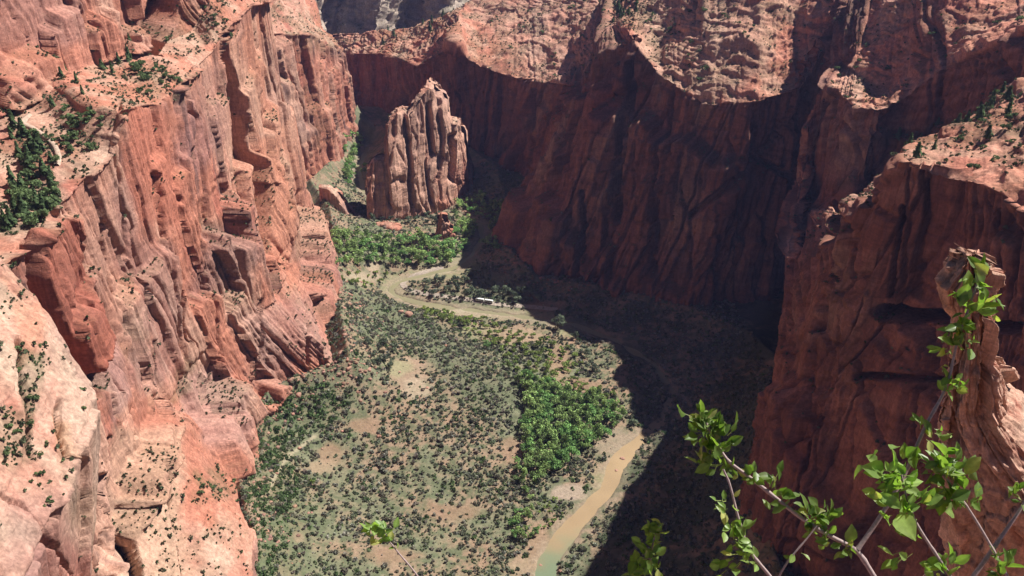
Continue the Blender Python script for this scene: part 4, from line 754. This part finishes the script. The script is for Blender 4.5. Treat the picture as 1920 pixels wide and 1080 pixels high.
def leaves_mesh(name, spots, stem, depth):
    Vs = []; Fs = []; Cs = []; off = 0; camv = np.array([0, -math.cos(PITCH), math.sin(PITCH)])
    for px_, py_, n, size in spots:
        c0 = np.array(at(px_, py_, depth)); j = np.argmin(np.linalg.norm(stem - c0, axis=1)); root = stem[j]; out = c0 - root; dl = np.linalg.norm(out)
        tip = root + out * .45
        for k in range(int(n * 1.6 + .5) if n > 2 else n):
            L = size * (.45 + .5 * RS.rand() ** 1.3) / FPX * depth; d = RS.normal(size=3) * .62 + (out / (dl + .01)) * min(dl * 12, .8) + np.array([-.1, 0, .42]); d /= np.linalg.norm(d)
            base = tip + out * .5 * RS.rand() + RS.normal(size=3) * size / FPX * depth * .2
            nrm = camv * .55 + np.array([.35, 0, .5]) + RS.normal(size=3) * .5; nrm -= d * nrm.dot(d); nrm /= np.linalg.norm(nrm); sd = np.cross(d, nrm)
            V0, F0 = leaf_shape(L, L * (.24 + .1 * RS.rand()), .15 + .4 * RS.rand(), RS.normal() * .12 + .08)
            V = base + V0[:, :1] * sd + V0[:, 1:2] * d + V0[:, 2:3] * nrm
            pet = np.array([root * .3 + base * .7 - sd * .0006, root * .3 + base * .7 + sd * .0006, base + sd * .0006 + d * .002, base - sd * .0006 + d * .002])
            g = RS.rand(); cc = np.array((.12, .21, .045)) * (1 - g) + np.array((.22, .31, .09)) * g; cc = cc * (.8 + .4 * RS.rand())
            if RS.rand() < .08: cc = np.array((.36, .38, .13))
            mc = np.ones((len(V), 1)); mc[2::5] = 1.3
            Vs += [V, pet]; Fs += [F0 + off, np.array([[0, 1, 2, 3]]) + off + len(V)]; Cs += [cc * mc, np.tile(np.array((.3, .36, .12)), (4, 1))]; off += len(V) + 4
    return make_mesh(name, np.concatenate(Vs), np.concatenate(Fs), LEAF, np.clip(np.concatenate(Cs), 0, 1), True)
def shrub(name, label, root, branches):
    r = bpy.data.objects.new(name, None); COL.objects.link(r); r.location = root; r.empty_display_size = .05; tag(r, label, 'shrub'); rt = np.array(root)
    for pts, rad, dep, spots, rooted in branches:
        P3 = [at(x, y, dep) for x, y in pts]
        if rooted: P3 = [tuple(rt + np.array([0, 0, -.05])), tuple((rt * .55 + np.array(P3[0]) * .45))] + P3
        me, c_ = tube_mesh('branch', P3, rad, rad * .42, TWIG); me.transform(Matrix.Translation(-Vector(root))); b = link('branch', me, r)
        if spots:
            lm = leaves_mesh('leaves', spots, c_, dep); lm.transform(Matrix.Translation(-Vector(root))); link('leaves', lm, b)
RS = np.random.RandomState(5)
def ROOT(x): return (x, 0.98, CAMZ - 1.92)
shrub('leafy_shrub', 'large bright green leafy shrub with pale forked stems in front of the shaded right wall', ROOT(.62), [
 ([(1655, 1105), (1638, 1080), (1608, 1030), (1555, 1005), (1500, 970), (1450, 930), (1400, 890), (1365, 866), (1345, 835), (1322, 790)], .0048, 1.40,
  [(1306, 782, 6, 40), (1325, 790, 8, 42), (1350, 800, 7, 42), (1318, 820, 8, 40), (1345, 830, 8, 42), (1375, 818, 4, 40), (1322, 855, 7, 40), (1350, 862, 6, 38), (1312, 872, 4, 38), (1372, 880, 5, 30), (1408, 886, 6, 32), (1420, 895, 3, 30), (1455, 900, 4, 40), (1475, 918, 5, 36), (1455, 955, 3, 38), (1515, 950, 4, 42), (1535, 962, 8, 38), (1560, 962, 6, 36), (1525, 985, 6, 34), (1545, 1000, 5, 32), (1588, 1008, 2, 44), (1580, 1036, 5, 26), (1545, 1025, 3, 34)], True),
 ([(1462, 1105), (1440, 1075), (1405, 1035), (1392, 1000), (1380, 955), (1368, 905), (1356, 880)], .0034, 1.34, [(1345, 945, 4, 34), (1376, 942, 2, 38), (1356, 992, 4, 36), (1385, 995, 5, 38), (1375, 1020, 5, 32), (1408, 1030, 3, 30), (1420, 1045, 2, 34), (1400, 1055, 3, 32), (1340, 1078, 4, 30), (1372, 1060, 3, 34)], True),
 ([(1608, 1030), (1640, 985), (1672, 935), (1702, 880), (1722, 828), (1742, 785), (1768, 742), (1782, 700), (1792, 650), (1812, 590), (1832, 532)], .0038, 1.40,
  [(1740, 822, 3, 38), (1765, 818, 3, 36), (1722, 800, 2, 34), (1692, 852, 4, 36), (1712, 862, 3, 34), (1780, 722, 7, 34), (1805, 725, 4, 30), (1768, 690, 2, 30), (1760, 655, 4, 34), (1780, 640, 6, 38), (1782, 605, 6, 42), (1808, 618, 6, 38), (1832, 640, 4, 34), (1800, 560, 4, 46), (1822, 580, 5, 44), (1835, 540, 5, 50), (1848, 570, 4, 50), (1838, 512, 3, 46), (1862, 598, 2, 34), (1884, 606, 1, 52), (1828, 655, 2, 40), (1836, 745, 1, 46)], False),
 ([(1445, 1105), (1478, 1050), (1515, 1008), (1532, 985)], .0024, 1.38, [(1492, 1048, 2, 30), (1500, 1035, 1, 24)], True),
 ([(1800, 1110), (1772, 1065), (1735, 1010), (1714, 975), (1700, 935), (1690, 890)], .0034, 1.30,
  [(1622, 880, 2, 60), (1640, 900, 3, 40), (1668, 868, 4, 56), (1690, 880, 4, 48), (1678, 905, 7, 46), (1655, 932, 6, 48), (1660, 968, 3, 66), (1690, 945, 5, 50), (1718, 945, 4, 50), (1738, 940, 3, 52), (1705, 1002, 3, 36), (1770, 1062, 4, 40), (1735, 1068, 4, 38), (1800, 1045, 2, 42), (1752, 1078, 3, 38), (1640, 1078, 3, 40)], True),
 ([(1905, 1110), (1880, 1065), (1850, 1010), (1820, 960), (1795, 925), (1768, 888)], .0034, 1.34,
  [(1742, 868, 4, 50), (1762, 850, 5, 46), (1770, 885, 7, 48), (1750, 892, 4, 50), (1795, 868, 4, 46), (1818, 885, 4, 52), (1808, 915, 4, 44), (1780, 935, 5, 46), (1825, 945, 3, 36), (1845, 930, 2, 40), (1790, 960, 4, 38), (1765, 935, 4, 48), (1880, 1040, 3, 44), (1900, 1060, 3, 40), (1850, 1075, 3, 40)], True),
 ([(1800, 1115), (1842, 1058), (1880, 1003), (1916, 952), (1940, 905)], .0050, 1.36, [(1884, 925, 3, 34), (1908, 918, 3, 32), (1914, 945, 2, 34)], True)])
shrub('leafy_sprig', 'short upright green sprig just left of the large leafy shrub', ROOT(.26), [([(1228, 1115), (1218, 1065), (1222, 1025), (1234, 985)], .003, 1.42, [(1236, 985, 4, 32), (1214, 998, 4, 34), (1232, 1010, 4, 32), (1210, 1025, 4, 34), (1226, 1040, 5, 32), (1198, 1045, 4, 34), (1236, 1060, 4, 32), (1205, 1068, 5, 32), (1190, 1078, 3, 32)], True)])
shrub('leafy_twig', 'small yellow green twig tip in front of the scrubby valley floor', ROOT(-.14), [([(806, 1115), (778, 1072), (748, 1038), (728, 1012), (708, 996)], .0024, 1.7, [(700, 1002, 6, 30), (716, 1000, 5, 28), (690, 1022, 2, 36), (728, 1012, 3, 22), (735, 990, 1, 24), (738, 1028, 2, 16)], True)])

# ------------------------------------------------------------------ air
import bmesh
bm = bmesh.new(); bmesh.ops.create_cube(bm, size=1, matrix=Matrix.Translation((0, 0, 270)) @ Matrix.Diagonal((12000, 14000, 640, 1))); me = bpy.data.meshes.new('haze'); bm.to_mesh(me); bm.free()
m = bpy.data.materials.new('haze'); m.use_nodes = True; n = m.node_tree.nodes; n.remove(n['Principled BSDF']); pv = n.new('ShaderNodeVolumePrincipled'); pv.inputs['Color'].default_value = (.42, .48, 1, 1); pv.inputs['Density'].default_value = .000042; pv.inputs['Anisotropy'].default_value = 0.2
m.node_tree.links.new(pv.outputs[0], n['Material Output'].inputs['Volume']); me.materials.append(m); tag(link('haze', me), kind='stuff')
